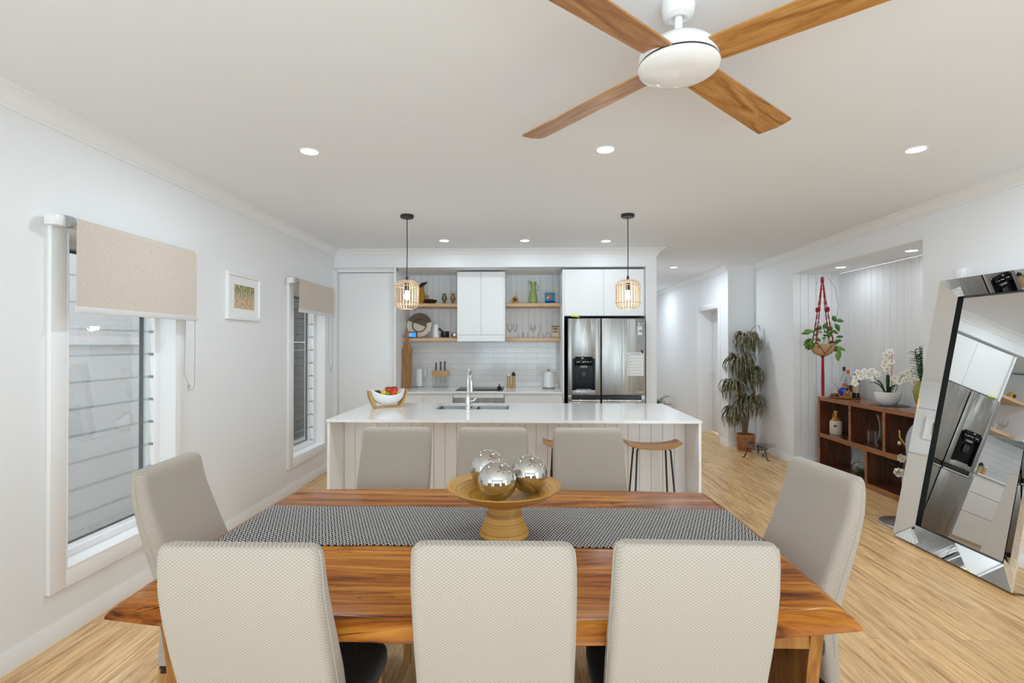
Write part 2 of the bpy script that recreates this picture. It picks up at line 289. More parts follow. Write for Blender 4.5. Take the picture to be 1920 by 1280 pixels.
# ------------------------------------------------------------------ mesh helpers
class MB:
    def __init__(s): s.bm = bmesh.new()
    def _new(s, vs, fs, mtx=None):
        out = [s.bm.verts.new(mtx @ Vector(v) if mtx else v) for v in vs]
        for f in fs:
            try: s.bm.faces.new([out[i] for i in f])
            except ValueError: pass
        return out
    def box(s, x0, x1, y0, y1, z0, z1, bev=0, seg=2, mtx=None):
        t = bmesh.new()
        vs = [t.verts.new(p) for p in ((x0,y0,z0),(x1,y0,z0),(x1,y1,z0),(x0,y1,z0),(x0,y0,z1),(x1,y0,z1),(x1,y1,z1),(x0,y1,z1))]
        for f in ((0,3,2,1),(4,5,6,7),(0,1,5,4),(1,2,6,5),(2,3,7,6),(3,0,4,7)): t.faces.new([vs[i] for i in f])
        if bev: bmesh.ops.bevel(t, geom=list(t.edges), offset=bev, segments=seg, affect='EDGES', profile=.5)
        t.verts.index_update()
        s._new([v.co.copy() for v in t.verts], [[v.index for v in f.verts] for f in t.faces], mtx); t.free(); return s
    def lathe(s, prof, seg=32, c=(0, 0, 0), mtx=None):
        vs = []; fs = []; idx = []
        for r, z in prof:
            if r < 1e-6: idx.append([len(vs)] * seg); vs.append((c[0], c[1], c[2] + z))
            else:
                st = len(vs); idx.append([st + i for i in range(seg)])
                for i in range(seg):
                    a = 2 * PI * i / seg; vs.append((c[0] + r * math.cos(a), c[1] + r * math.sin(a), c[2] + z))
        for a, b in zip(idx, idx[1:]):
            for i in range(seg):
                j = (i + 1) % seg; f = [a[i], a[j], b[j], b[i]]
                g = []
                for q in f:
                    if q not in g: g.append(q)
                if len(g) > 2: fs.append(g)
        s._new(vs, fs, mtx); return s
    def tube(s, pts, r, seg=8, closed=False, cap=True, mtx=None):
        pts = [Vector(p) for p in pts]; n = len(pts); rs = r if isinstance(r, (list, tuple)) else [r] * n
        vs = []; fs = []; prev = None
        for i, p in enumerate(pts):
            if closed: t = (pts[(i + 1) % n] - pts[i - 1])
            else: t = pts[min(i + 1, n - 1)] - pts[max(i - 1, 0)]
            t = t.normalized() if t.length > 1e-9 else Vector((0, 0, 1))
            if prev is None: a = t.orthogonal().normalized()
            else:
                a = prev - t * prev.dot(t); a = a.normalized() if a.length > 1e-6 else t.orthogonal().normalized()
            prev = a; b = t.cross(a)
            for k in range(seg):
                an = 2 * PI * k / seg; vs.append(p + (a * math.cos(an) + b * math.sin(an)) * rs[i])
        m_ = n if closed else n - 1
        for i in range(m_):
            j = (i + 1) % n
            for k in range(seg):
                l = (k + 1) % seg; fs.append([i * seg + k, i * seg + l, j * seg + l, j * seg + k])
        if cap and not closed: fs.append(list(range(seg))[::-1]); fs.append([(n - 1) * seg + k for k in range(seg)])
        s._new(vs, fs, mtx); return s
    def sphere(s, c, r, seg=20, sc=(1, 1, 1), mtx=None):
        h = seg // 2; pr = [(r * math.sin(PI * i / h), -r * math.cos(PI * i / h)) for i in range(h + 1)]
        pr[0] = (0, -r); pr[-1] = (0, r)
        mm = Matrix.Translation(c) @ Matrix.Diagonal((*sc, 1))
        if mtx: mm = mtx @ mm
        s.lathe(pr, seg, mtx=mm); return s
    def prism(s, poly, ax, a, b, mtx=None):
        n = len(poly)
        def P(u, v, w): return (w, u, v) if ax == 'x' else ((u, w, v) if ax == 'y' else (u, v, w))
        vs = [P(u, v, a) for u, v in poly] + [P(u, v, b) for u, v in poly]
        fs = [list(range(n))[::-1], [n + i for i in range(n)]] + [[i, (i + 1) % n, n + (i + 1) % n, n + i] for i in range(n)]
        s._new(vs, fs, mtx); return s
    def loft(s, rings, cap=True, mtx=None):
        n = len(rings[0]); vs = [p for rg in rings for p in rg]; fs = []
        for i in range(len(rings) - 1):
            for k in range(n):
                l = (k + 1) % n; fs.append([i * n + k, i * n + l, (i + 1) * n + l, (i + 1) * n + k])
        if cap: fs.append(list(range(n))[::-1]); fs.append([(len(rings) - 1) * n + k for k in range(n)])
        s._new(vs, fs, mtx); return s
    def ribbon(s, pts, ws, side=None, fold=.0, mtx=None):
        pts = [Vector(p) for p in pts]; vs = []; fs = []
        for i, p in enumerate(pts):
            t = (pts[min(i + 1, len(pts) - 1)] - pts[max(i - 1, 0)]).normalized()
            sd = Vector(side) if side is not None else t.cross(Vector((0, 0, 1)))
            if sd.length < 1e-4: sd = Vector((1, 0, 0))
            sd = (sd - t * sd.dot(t)).normalized(); up = sd.cross(t)
            vs += [p - sd * ws[i] + up * fold * ws[i], p, p + sd * ws[i] + up * fold * ws[i]]
        for i in range(len(pts) - 1):
            a = 3 * i; fs += [[a, a + 1, a + 4, a + 3], [a + 1, a + 2, a + 5, a + 4]]
        s._new(vs, fs, mtx); return s
    def build(s, name, m, parent=None, loc=None, angle=35, solid=0, sub=0, normals=True):
        if normals: bmesh.ops.recalc_face_normals(s.bm, faces=s.bm.faces[:])
        me = bpy.data.meshes.new(name); s.bm.to_mesh(me); s.bm.free()
        me.shade_smooth(); me.set_sharp_from_angle(angle=math.radians(angle))
        me.materials.append(M[m] if isinstance(m, str) else m)
        o = bpy.data.objects.new(name, me); COL.objects.link(o)
        if parent: o.parent = parent
        if loc: o.location = loc
        if solid:
            md = o.modifiers.new('thickness', 'SOLIDIFY'); md.thickness = solid; md.offset = 0
        if sub:
            md = o.modifiers.new('subdivision', 'SUBSURF'); md.levels = sub; md.render_levels = sub
        return o
def tag(o, label, cat, group=None, kind=None):
    if label: o['label'] = label
    if cat: o['category'] = cat
    if group: o['group'] = group
    if kind: o['kind'] = kind
    return o
def thing(name, label, cat, loc=(0, 0, 0), rz=0, group=None):
    o = bpy.data.objects.new(name, None); COL.objects.link(o); o.empty_display_size = .05
    o.location = loc; o.rotation_euler = (0, 0, rz); return tag(o, label, cat, group)
def struct(name, mb, m, label=None, parent=None):
    o = mb.build(name, m, parent)
    if not parent:
        o['kind'] = 'structure'
        if label: o['label'] = label
    return o
def copy_tree(o, parent=None):
    c = o.copy(); COL.objects.link(c)
    if parent: c.parent = parent
    for ch in list(o.children): copy_tree(ch, c)
    return c
def rrect(w, d, r, n=5, cx=0, cy=0):
    r = min(r, w / 2 - 1e-4, d / 2 - 1e-4); out = []
    for sx, sy, a0 in ((1, 1, 0), (-1, 1, 90), (-1, -1, 180), (1, -1, 270)):
        for i in range(n + 1):
            a = math.radians(a0 + 90 * i / n); out.append((cx + sx * (w / 2 - r) + r * math.cos(a), cy + sy * (d / 2 - r) + r * math.sin(a)))
    return out
def text(body, size, loc, rot, m, name='lettering', parent=None, ext=.0004, align='CENTER', bold=0):
    c = bpy.data.curves.new(name, 'FONT'); c.body = body; c.size = size; c.extrude = ext; c.align_x = align; c.align_y = 'CENTER'; c.resolution_u = 3; c.offset = bold
    t = bpy.data.objects.new(name, c); COL.objects.link(t)
    bpy.context.view_layer.update()
    me = bpy.data.meshes.new_from_object(t.evaluated_get(bpy.context.evaluated_depsgraph_get()))
    bpy.data.objects.remove(t); bpy.data.curves.remove(c)
    me.materials.clear(); me.materials.append(M[m])
    o = bpy.data.objects.new(name, me); COL.objects.link(o); o.location = loc; o.rotation_euler = rot
    if parent: o.parent = parent
    return o
R90 = (PI / 2, 0, 0)     # lettering that faces -y

# ------------------------------------------------------------------ SETTING
XL, XR, H = -2.32, 3.27, 2.6
YB, YK, YN = -2.8, 6.12, 6.85          # rear wall, bulkhead face, kitchen back wall
mb = MB(); mb.box(-2.6, 4.1, -3.0, 12.3, -.12, 0); struct('floor', mb, 'floor', 'honey coloured timber plank floor running the length of the room')
mb = MB(); mb.box(-2.6, 4.1, -3.0, 12.3, H, H + .15); struct('ceiling', mb, 'ceil', 'flat white ceiling')
W1 = (2.50, 3.30, .335, 2.02); W2 = (4.985, 5.785, .335, 2.02)
mb = MB()
mb.box(XL - .2, XL, YB - .2, -2.5, 0, H); mb.box(XL - .2, XL, -2.5, -.2, 2.2, H); mb.box(XL - .2, XL, -.2, W1[0], 0, H); mb.box(XL - .2, XL, W1[1], W2[0], 0, H); mb.box(XL - .2, XL, W2[1], YN + .2, 0, H)
for w in (W1, W2): mb.box(XL - .2, XL, w[0], w[1], 0, w[2]); mb.box(XL - .2, XL, w[0], w[1], w[3], H)
struct('wall_left', mb, 'wall', 'long white wall with two tall louvre windows')
NY0, NY1, NX, NZ = 4.315, 6.41, 3.84, 2.33
mb = MB(); mb.box(XR, XR + .22, YB - .2, -2.5, 0, H); mb.box(XR, XR + .22, -2.5, -.2, 2.2, H); mb.box(XR, XR + .22, -.2, NY0, 0, H); mb.box(XR, XR + .22, NY0, NY1 - .012, NZ + .012, H); mb.box(XR, XR + .22, NY1 - .012, 7.45, 0, H)
struct('wall_right', mb, 'wall', 'white wall on the right with the recess opening')
mb = MB(); mb.box(2.9, XR + .22, 7.45, 7.6, 0, H); mb.box(2.9, 3.05, 7.6, 7.80, 0, H); mb.box(2.9, 3.05, 7.80, 8.71, 2.03, H); mb.box(2.9, 3.05, 8.71, 12.2, 0, H)
struct('wall_hall_right', mb, 'wall', 'white hallway wall with the doorway')
mb = MB(); mb.box(1.42, 3.05, 12.0, 12.2, 0, H); struct('wall_hall_end', mb, 'wall')
mb = MB(); mb.box(1.42, 1.545, YK, 12.0, 0, H); struct('wall_hall_left', mb, 'wall', 'end of the wall beside the refrigerator')
mb = MB(); mb.box(XL, 1.42, YK, YK + .10, 2.39, H); mb.box(XL, 1.42, YK + .10, YN, 2.39, 2.45); struct('wall_bulkhead', mb, 'wall', 'white bulkhead over the kitchen')
mb = MB(); mb.box(XL - .2, 1.42, YN, YN + .15, 0, H); struct('wall_kitchen', mb, 'wall')
mb = MB(); mb.box(XL - .2, -1.6, YB - .2, YB, 0, H); mb.box(2.75, XR + .2, YB - .2, YB, 0, H); mb.box(-1.6, 2.75, YB - .2, YB, 2.3, H); struct('wall_rear', mb, 'wall')
# rear glass doors
fr = MB()
for x in (-1.6, -.15, 1.3, 2.7): fr.box(x, x + .05, YB - .13, YB - .07, 0, 2.3)
fr.box(-1.6, 2.75, YB - .13, YB - .07, 0, .05); fr.box(-1.6, 2.75, YB - .13, YB - .07, 2.25, 2.3)
d3 = struct('door_3', fr, 'trim', 'wide white framed glass doors behind the camera')
g = MB(); g.box(-1.56, 2.71, YB - .102, YB - .098, .05, 2.25); g.build('glass_pane', 'pane', d3)
for k, X0 in ((4, XL - .12), (5, XR + .07)):
    fr = MB()
    for y in (-2.5, -1.375, -.25): fr.box(X0, X0 + .05, y, y + .05, 0, 2.2)
    fr.box(X0, X0 + .05, -2.45, -1.375, 0, .05); fr.box(X0, X0 + .05, -1.325, -.25, 0, .05); fr.box(X0, X0 + .05, -2.45, -1.375, 2.15, 2.2); fr.box(X0, X0 + .05, -1.325, -.25, 2.15, 2.2)
    dd = struct('door_%d' % k, fr, 'trim', 'white framed glass side door behind the camera')
    g = MB(); g.box(X0 + .022, X0 + .026, -2.45, -.25, .05, 2.15); g.build('glass_pane', 'pane', dd)
# nook linings: boards with shadow grooves
def boards(mb, a0, a1, fn, pitch=.1, gap=.003):
    n = max(1, round((a1 - a0) / pitch)); p = (a1 - a0) / n
    for i in range(n): fn(mb, a0 + i * p + gap / 2, a0 + (i + 1) * p - gap / 2)
mb = MB(); boards(mb, NY0, NY1, lambda q, a, b: q.box(NX, NX + .012, a, b, 0, NZ, .0015, 1)); mb.box(NX + .01, NX + .05, NY0, NY1, 0, NZ)
struct('wall_nook', mb, 'wall', 'white grooved board lining of the recess')
mb = MB(); boards(mb, XR + .002, NX, lambda q, a, b: q.box(a, b, NY1 - .024, NY1 - .0125, 0, NZ, .0015, 1)); mb.box(XR + .225, NX, NY1 - .01, NY1 + .05, 0, NZ + .2)
struct('wall_nook_end', mb, 'wall', 'white grooved board end of the recess')
mb = MB(); mb.box(XR + .2, NX + .05, NY0 - .1, NY0, 0, NZ + .2); struct('wall_nook_near', mb, 'wall')
mb = MB(); boards(mb, XR, NX, lambda q, a, b: q.box(a, b, NY0 + .001, NY1 - .013, NZ, NZ + .0115, .0015, 1), .095); mb.box(XR + .225, NX + .05, NY0, NY1, NZ + .0125, NZ + .06)
struct('ceiling_nook', mb, 'ceil', 'lower grooved board ceiling over the recess')
# baseboards
def skirt(mb, p0, p1, nrm, h=.09, t=.014):
    p0 = Vector((*p0, 0)); p1 = Vector((*p1, 0)); n = Vector((*nrm, 0)); a = p0; b = p1
    prof = [(0, 0), (t, 0), (t, h - .02), (t * .45, h - .006), (t * .45, h), (0, h)]
    r0 = [a + n * u + Vector((0, 0, v)) for u, v in prof]; r1 = [b + n * u + Vector((0, 0, v)) for u, v in prof]
    mb.loft([r0, r1])
mb = MB(); skirt(mb, (XL, -.2), (XL, YK + .05), (1, 0)); struct('baseboard_left', mb, 'trim')
mb = MB(); skirt(mb, (XR, -.2), (XR, NY0), (-1, 0)); skirt(mb, (XR, NY1), (XR, 7.45), (-1, 0)); skirt(mb, (XR, NY1 - .024), (NX, NY1 - .024), (0, -1)); skirt(mb, (NX, NY0), (NX, NY1), (-1, 0)); struct('baseboard_right', mb, 'trim')
mb = MB(); skirt(mb, (2.9, 7.45), (XR, 7.45), (0, -1)); skirt(mb, (2.9, 7.45), (2.9, 7.74), (-1, 0)); skirt(mb, (2.9, 8.78), (2.9, 12), (-1, 0)); skirt(mb, (1.545, YK), (1.545, 12), (1, 0)); skirt(mb, (1.42, YK), (1.545, YK), (0, -1)); struct('baseboard_hall', mb, 'trim')
# cornices
def cornice(mb, p0, p1, nrm, z=H, e0=0, e1=0):
    p0 = Vector((*p0, z)); p1 = Vector((*p1, z)); n = Vector((*nrm, 0)); d = (p1 - p0).normalized()
    prof = [(0, 0), (.085, 0), (.085, -.008), (.07, -.012), (.05, -.022), (.03, -.045), (.018, -.068), (.012, -.072), (.012, -.085), (0, -.085)]
    mb.loft([[p0 + n * u + Vector((0, 0, v)) - d * u * e0 for u, v in prof], [p1 + n * u + Vector((0, 0, v)) + d * u * e1 for u, v in prof]])
mb = MB(); cornice(mb, (XL, YB), (XL, YK), (1, 0), e1=-1); struct('trim_1', mb, 'trim', 'stepped cornice along the left wall')
mb = MB(); cornice(mb, (XL, YK), (1.545, YK), (0, -1), e0=-1, e1=1); cornice(mb, (1.545, YK), (1.545, 12), (1, 0), e0=1); struct('trim_2', mb, 'trim', 'stepped cornice along the kitchen bulkhead')
mb = MB(); cornice(mb, (XR, YB), (XR, 7.45), (-1, 0), e1=-1); struct('trim_3', mb, 'trim', 'stepped cornice along the right wall')
mb = MB(); cornice(mb, (2.9, 7.45), (XR, 7.45), (0, -1), e0=1, e1=-1); cornice(mb, (2.9, 7.45), (2.9, 12), (-1, 0), e0=1); struct('trim_4', mb, 'trim', 'stepped cornice of the hallway')
mb = MB(); mb.box(NX, NX + .001, NY0, NY1, 0, .001)
mb.bm.free()

# louvre windows
def window(n, w, label):
    y0, y1, z0, z1 = w
    a = MB(); t = .088; q = XL + .022
    def frame_ring(y0_, y1_, z0_, z1_, xa, xb, wd, bev=.003):
        a.box(xa, xb, y0_ - wd, y0_, z0_ - wd, z1_ + .065, bev); a.box(xa, xb, y1_, y1_ + wd * .75, z0_ - wd, z1_ + .065, bev)
        a.box(xa, xb, y0_ - .0005, y1_ + .0005, z0_ - wd, z0_, bev); a.box(xa, xb, y0_ - .0005, y1_ + .0005, z1_, z1_ + .065, bev)
    frame_ring(y0, y1, z0, z1, XL - .0005, q, t)
    win = struct('window_%d' % n, a, 'trim', label)
    r = MB(); e = .008
    r.box(XL - .21, XL + .0235, y0 + .0005, y0 + e, z0 + .0005, z1 - .0005); r.box(XL - .21, XL + .0235, y1 - e, y1 - .0005, z0 + .0005, z1 - .0005); r.box(XL - .21, XL + .0235, y0 + e, y1 - e, z0 + .0005, z0 + e); r.box(XL - .21, XL + .0235, y0 + e, y1 - e, z1 - e, z1 - .0005)
    r.build('window_lining', 'trim', win)
    f = MB(); xa, xb = XL - .185, XL - .09
    f.box(xa, xb, y0 + e, y0 + .045, z0 + e, z1 - e, .002, 1); f.box(xa, xb, y1 - .045, y1 - e, z0 + e, z1 - e, .002, 1); f.box(xa, xb, y0 + .045, y1 - .045, z0 + e, z0 + .045, .002, 1); f.box(xa, xb, y0 + .045, y1 - .045, z1 - .045, z1 - e, .002, 1)
    f.build('window_frame', 'white_gloss', win)
    s_ = MB(); s_.box(xa + .005, xa + .02, y1 - .062, y1 - .045, z0 + .045, z1 - .045); s_.box(xa + .005, xa + .02, y0 + .045, y0 + .055, z0 + .045, z1 - .045); s_.box(xa + .005, xa + .02, y0 + .045, y1 - .045, z0 + .045, z0 + .052); s_.box(xa + .005, xa + .02, y0 + .045, y1 - .045, z1 - .06, z1 - .045)
    s_.build('screen_frame', 'black', win)
    sc = MB(); sc.box(xa + .011, xa + .013, y0 + .05, y1 - .05, z0 + .05, z1 - .05); sc.build('insect_screen', 'screen', win)
    nb = 11; p = (z1 - z0 - .09) / nb
    for k in range(nb):
        z = z0 + .045 + k * p
        l = MB(); l.box(-.003, .003, y0 + .046, y1 - .046, 0, p + .012, .001, 1, Matrix.Translation((XL - .112, 0, z)) @ Matrix.Rotation(math.radians(-5.5), 4, 'Y'))
        l.build('louvre_blade', 'louvre', win)
        c = MB(); c.box(XL - .125, XL - .098, y1 - .05, y1 - .043, z - .004, z + .012); c.box(XL - .125, XL - .098, y0 + .043, y0 + .05, z - .004, z + .012); c.build('blade_clip', 'grey', win)
    # bright edge line of each blade
    return win
window(1, W1, 'tall white louvre window nearest the dining table')
window(2, W2, 'tall white louvre window beside the pantry door')

# outdoors beyond the windows
mb = MB(); mb.box(-8, -2.53, -6, 12, -.15, -.03); mb.box(-8, 8, -9, -3.01, -.15, -.03); mb.box(4.11, 8, -3.01, 5, -.15, -.03); struct('ground', mb, 'ground', 'pale gravel beside the house')
mb = MB(); mb.box(-3.75, -3.6, -1, 6.2, -.05, 1.46); mb.box(-3.78, -3.56, -1, 6.2, 1.46, 1.53)
tag(mb.build('boundary_fence', 'fence'), 'grey rendered boundary wall seen through the near louvre window', 'fence')
mb = MB(); mb.box(-5.4, -5.2, -2, 7.0, -.05, 2.6); tag(mb.build('neighbour_wall', 'fence_light'), 'pale neighbouring house wall above the grey boundary wall', 'wall')
mb = MB(); 
for i in range(18): mb.box(-3.72, -3.6, 6.25, 10.5, .002 + i * .125, .122 + i * .125, .004, 1)
tag(mb.build('cladding_wall', 'brick'), 'charcoal block wall seen through the far louvre window', 'wall')

mb = MB(); mb.box(-3.0, 4.4, -6.5, -3.6, 2.62, 2.8); mb.box(-3.0, -2.85, -6.5, -6.35, -.03, 2.62); mb.box(4.25, 4.4, -6.5, -6.35, -.03, 2.62); tag(mb.build('sky_blocker_roof', 'fence_light'), 'added unseen roof blocking sky light outside the rear glass doors', 'sky blocker')  # unseen slab on posts, added to cut sky light on the near chairs
mb = MB(); mb.box(-6, 8, -8.6, -8.45, -.03, 1.9); tag(mb.build('sky_blocker_screen', 'fence_light'), 'added unseen pale screen blocking low sky light behind the house', 'fence')  # unseen screen, added to hold back low sky light at the rear doors
# hallway door
mb = MB(); xx = 2.9 - .016
mb.box(xx, 2.9005, 7.735, 7.80, 0, 2.095, .003); mb.box(xx, 2.9005, 8.71, 8.775, 0, 2.095, .003); mb.box(xx, 2.9005, 7.80, 8.71, 2.03, 2.095, .003)
mb.box(2.886, 3.19, 7.8005, 7.812, 0, 2.029); mb.box(2.886, 3.19, 8.698, 8.7095, 0, 2.029); mb.box(2.886, 3.19, 7.812, 8.698, 2.018, 2.029)
dr = struct('door_1', mb, 'trim', 'white framed hallway doorway with a flush white door')
mb = MB(); mb.box(3.12, 3.155, 7.815, 8.695, .012, 2.015, .002); mb.build('door_leaf', 'trim', dr)
mb = MB(); mb.box(3.122, 3.13, 8.694, 8.699, .012, 2.016); mb.build('door_gap', 'gap_shade', dr)  # solid grey strip, painted as the shade in the gap beside the leaf
mb = MB(); mb.tube([(3.12, 8.64, .975), (3.105, 8.64, .975)], .026, 20); mb.tube([(3.105, 8.64, .975), (3.07, 8.64, .975), (3.062, 8.63, .975), (3.06, 8.53, .975)], .009, 10); mb.build('door_handle', 'chrome', dr)
# pantry door
mb = MB(); mb.box(XL, XL + .02, YK - .02, YK + .12, 0, 2.36); mb.box(-1.60, -1.575, 6.14, YN, 0, 2.39); mb.box(XL, -1.575, 6.19, 6.23, 2.352, 2.39)
pd = struct('door_2', mb, 'trim', 'large flush white pantry door left of the kitchen shelves')
mb = MB(); mb.box(XL + .024, -1.612, 6.2, 6.235, .01, 2.335, .002); mb.build('door_leaf', 'cab', pd)
mb = MB(); mb.box(XL + .02, -1.6, 6.185, 6.20, 2.340, 2.352); mb.build('door_track', 'white_gloss', pd)
mb = MB(); mb.box(XL, -1.6, 6.36, YN, 0, 2.39); mb.build('pantry_back', 'cab', pd)

# kitchen back lining
mb = MB(); mb.box(-1.575, .43, YN - .012, YN, .9, 1.51); struct('wall_splashback', mb, 'tile', 'white subway tiled splashback')
mb = MB(); boards(mb, -1.575, .43, lambda q, a, b: q.box(a, b, YN - .012, YN, 1.51, 2.39, .0015, 1), .08); struct('wall_kitchen_boards', mb, 'wall', 'white grooved boards behind the shelves')

# ------------------------------------------------------------------ LIGHT FITTINGS
def downlight(x, y, z, label, group=None, power=DL_POWER):
    t = thing('downlight', label, 'downlight', (x, y, z), 0, group)
    mb = MB(); mb.lathe([(.047, -.001), (.050, -.004), (.058, -.004), (.060, 0), (.047, 0.0)], 32); mb.build('bezel', 'white_gloss', t)
    mb = MB(); mb.lathe([(0, -.0025), (.047, -.0025), (.047, 0), (0, 0)], 32); mb.build('diffuser', 'led', t)
    area('lamp_light', (0, 0, -.006), (0, 0, 0), .09, .09, power, (.80, .91, 1), t, 'DISK')
    return t
downlight(-1.28, 2.98, H, 'round white downlight in the front row nearest the left wall')
downlight(.462, 3.0, H, 'round white downlight in the front row below the fan blades')
downlight(2.276, 3.05, H, 'round white downlight in the front row nearest the right wall')
downlight(-.90, 5.58, H, 'round white downlight above the fruit bowl end of the island, beside the left pendant', power=2.6)
downlight(-.017, 5.6, H, 'round white downlight in line with the range hood cabinet', power=2.6)
downlight(.875, 5.65, H, 'round white downlight just left of the right pendant', power=2.6)
downlight(2.17, 7.6, H, 'round white downlight in the hallway ceiling', power=13)
downlight(2.2, 10.4, H, 'added unseen downlight that brightens the far hallway', power=13)  # extra fitting out of view, added to brighten the hall
downlight(3.53, 5.85, NZ, 'round white downlight over the hanging plant in the recess', power=1.5)
downlight(3.56, 4.83, NZ, 'round white downlight over the orchid in the recess', power=1.5)

def pendant(x, y, label):
    t = thing('pendant_light', label, 'pendant lamp', (x, y, 0), 0)
    mb = MB(); mb.lathe([(0, H), (.056, H), (.058, H - .005), (.058, H - .024), (.054, H - .028), (0, H - .028)], 32); mb.build('ceiling_rose', 'blackmetal', t)
    mb = MB(); mb.tube([(0, 0, H - .02), (.002, 0, 2.3), (0, 0, 2.05)], .004, 8); mb.build('cord', 'black', t)
    mb = MB(); mb.lathe([(0, 2.062), (.010, 2.06), (.012, 2.03), (.0, 2.03)], 16); mb.lathe([(0, 2.0), (.019, 2.0), (.019, 1.935), (0, 1.935)], 16); mb.build('lamp_holder', 'black', t)
    sh = MB(); zt, zb, R = 2.025, 1.772, .105
    def prof(k):
        a = k * PI / 2; return a
    pts = []
    for i in range(7): a = i / 6 * PI / 2; pts.append((.055 + (R - .055) * math.sin(a), zt - .055 + .05 * math.cos(a)))
    for i in range(1, 7): a = i / 6 * PI / 2; pts.append((.055 + (R - .055) * math.cos(a), zb + .055 - .05 * math.sin(a)))
    n = 24
    for k in range(n):
        an = 2 * PI * k / n; c, s_ = math.cos(an), math.sin(an)
        P_ = [Vector((r * c, r * s_, z)) for r, z in pts]
        rad_ = Vector((c, s_, 0)); tg = Vector((-s_, c, 0)); rings = []
        for p in P_: rings.append([p + tg * .0036 + rad_ * .0015, p - tg * .0036 + rad_ * .0015, p - tg * .0036 - rad_ * .0015, p + tg * .0036 - rad_ * .0015])
        sh.loft(rings)
    sh.build('lamp_shade', 'rattan', t)
    for z, r in ((zt - .052, R + .0015), (zb + .052, R + .0015), (zt - .004, .056), (zb + .005, .056)):
        hp = MB(); hp.lathe([(r - .0025, z - .003), (r + .002, z - .003), (r + .002, z + .003), (r - .0025, z + .003), (r - .0025, z - .003)], 40); hp.build('hoop', 'rattan', t)
    hp = MB(); hp.tube([(-.055, 0, zt - .004), (.055, 0, zt - .004)], .002, 6); hp.tube([(0, -.055, zt - .004), (0, .055, zt - .004)], .002, 6)
    hp.build('cross_bar', 'rattan', t)
    mb = MB(); mb.sphere((0, 0, 1.885), .025, 20, (1, 1, 1.3)); mb.lathe([(0, 1.94), (.012, 1.94), (.014, 1.905), (0, 1.9)], 16); mb.build('bulb', 'bulb', t)
    d = bpy.data.lights.new('pendant_glow', 'POINT'); d.energy = 5; d.color = (1, .88, .74); d.shadow_soft_size = .03
    o = bpy.data.objects.new('pendant_glow', d); COL.objects.link(o); o.parent = t; o.location = (0, 0, 1.885); o['kind'] = 'helper'
pendant(-1.05, 4.47, 'rattan cage pendant light hanging above the fruit bowl end of the island')
pendant(.887, 4.50, 'rattan cage pendant light hanging in front of the refrigerator')

# ceiling fan
FX, FY, FZ = .505, 1.71, 2.367
fan = thing('ceiling_fan', 'white ceiling fan with four orange-brown timber blades', 'ceiling fan', (FX, FY, H))
mb = MB(); mb.lathe([(0, 0), (.054, 0), (.054, -.03), (.048, -.052), (.03, -.06), (.022, -.058), (.02, -.05), (0, -.05)], 40); mb.build('canopy', 'white_gloss', fan)
mb = MB(); mb.tube([(0, 0, -.04), (0, 0, -.135)], .0135, 20); mb.lathe([(0, -.11), (.028, -.112), (.032, -.13), (.06, -.142), (0, -.142)], 32); mb.build('down_rod', 'white_gloss', fan)
mb = MB(); z0 = FZ - H
mb.lathe([(0, z0 + .09), (.085, z0 + .09), (.105, z0 + .082), (.125, z0 + .06), (.130, z0 + .048), (.130, z0 + .026), (.120, z0 + .024), (0, z0 + .024)], 56); mb.build('motor_housing', 'white_gloss', fan)
mb = MB(); mb.lathe([(0, z0 + .0255), (.1275, z0 + .0255), (.1275, z0 + .0185), (0, z0 + .0185)], 56); mb.build('seam_ring', 'black', fan)
mb = MB(); mb.lathe([(0, z0 + .019), (.130, z0 + .019), (.1315, z0 + .014), (.128, z0 + .005), (.11, z0 - .006), (.07, z0 - .012), (0, z0 - .014)], 56); mb.build('bottom_cover', 'white_gloss', fan)
bl = MB()
prof = [(.09, -.050), (.09, .050), (.14, .058), (.70, .068), (.755, .068), (.762, .062), (.780, 0.0), (.775, -.05), (.767, -.066), (.70, -.066), (.14, -.056)]
bl.prism(prof, 'z', -.003, .003)
blade = bl.build('blade', 'blade', fan)
for i, ang in enumerate((42.5, 128.5, 221, 320)):
    o = blade if i == 0 else blade.copy()
    if i: COL.objects.link(o); o.parent = fan
    o.matrix_local = Matrix.Translation((0, 0, z0 + .032)) @ Matrix.Rotation(math.radians(ang), 4, 'Z') @ Matrix.Rotation(math.radians(-11), 4, 'X')

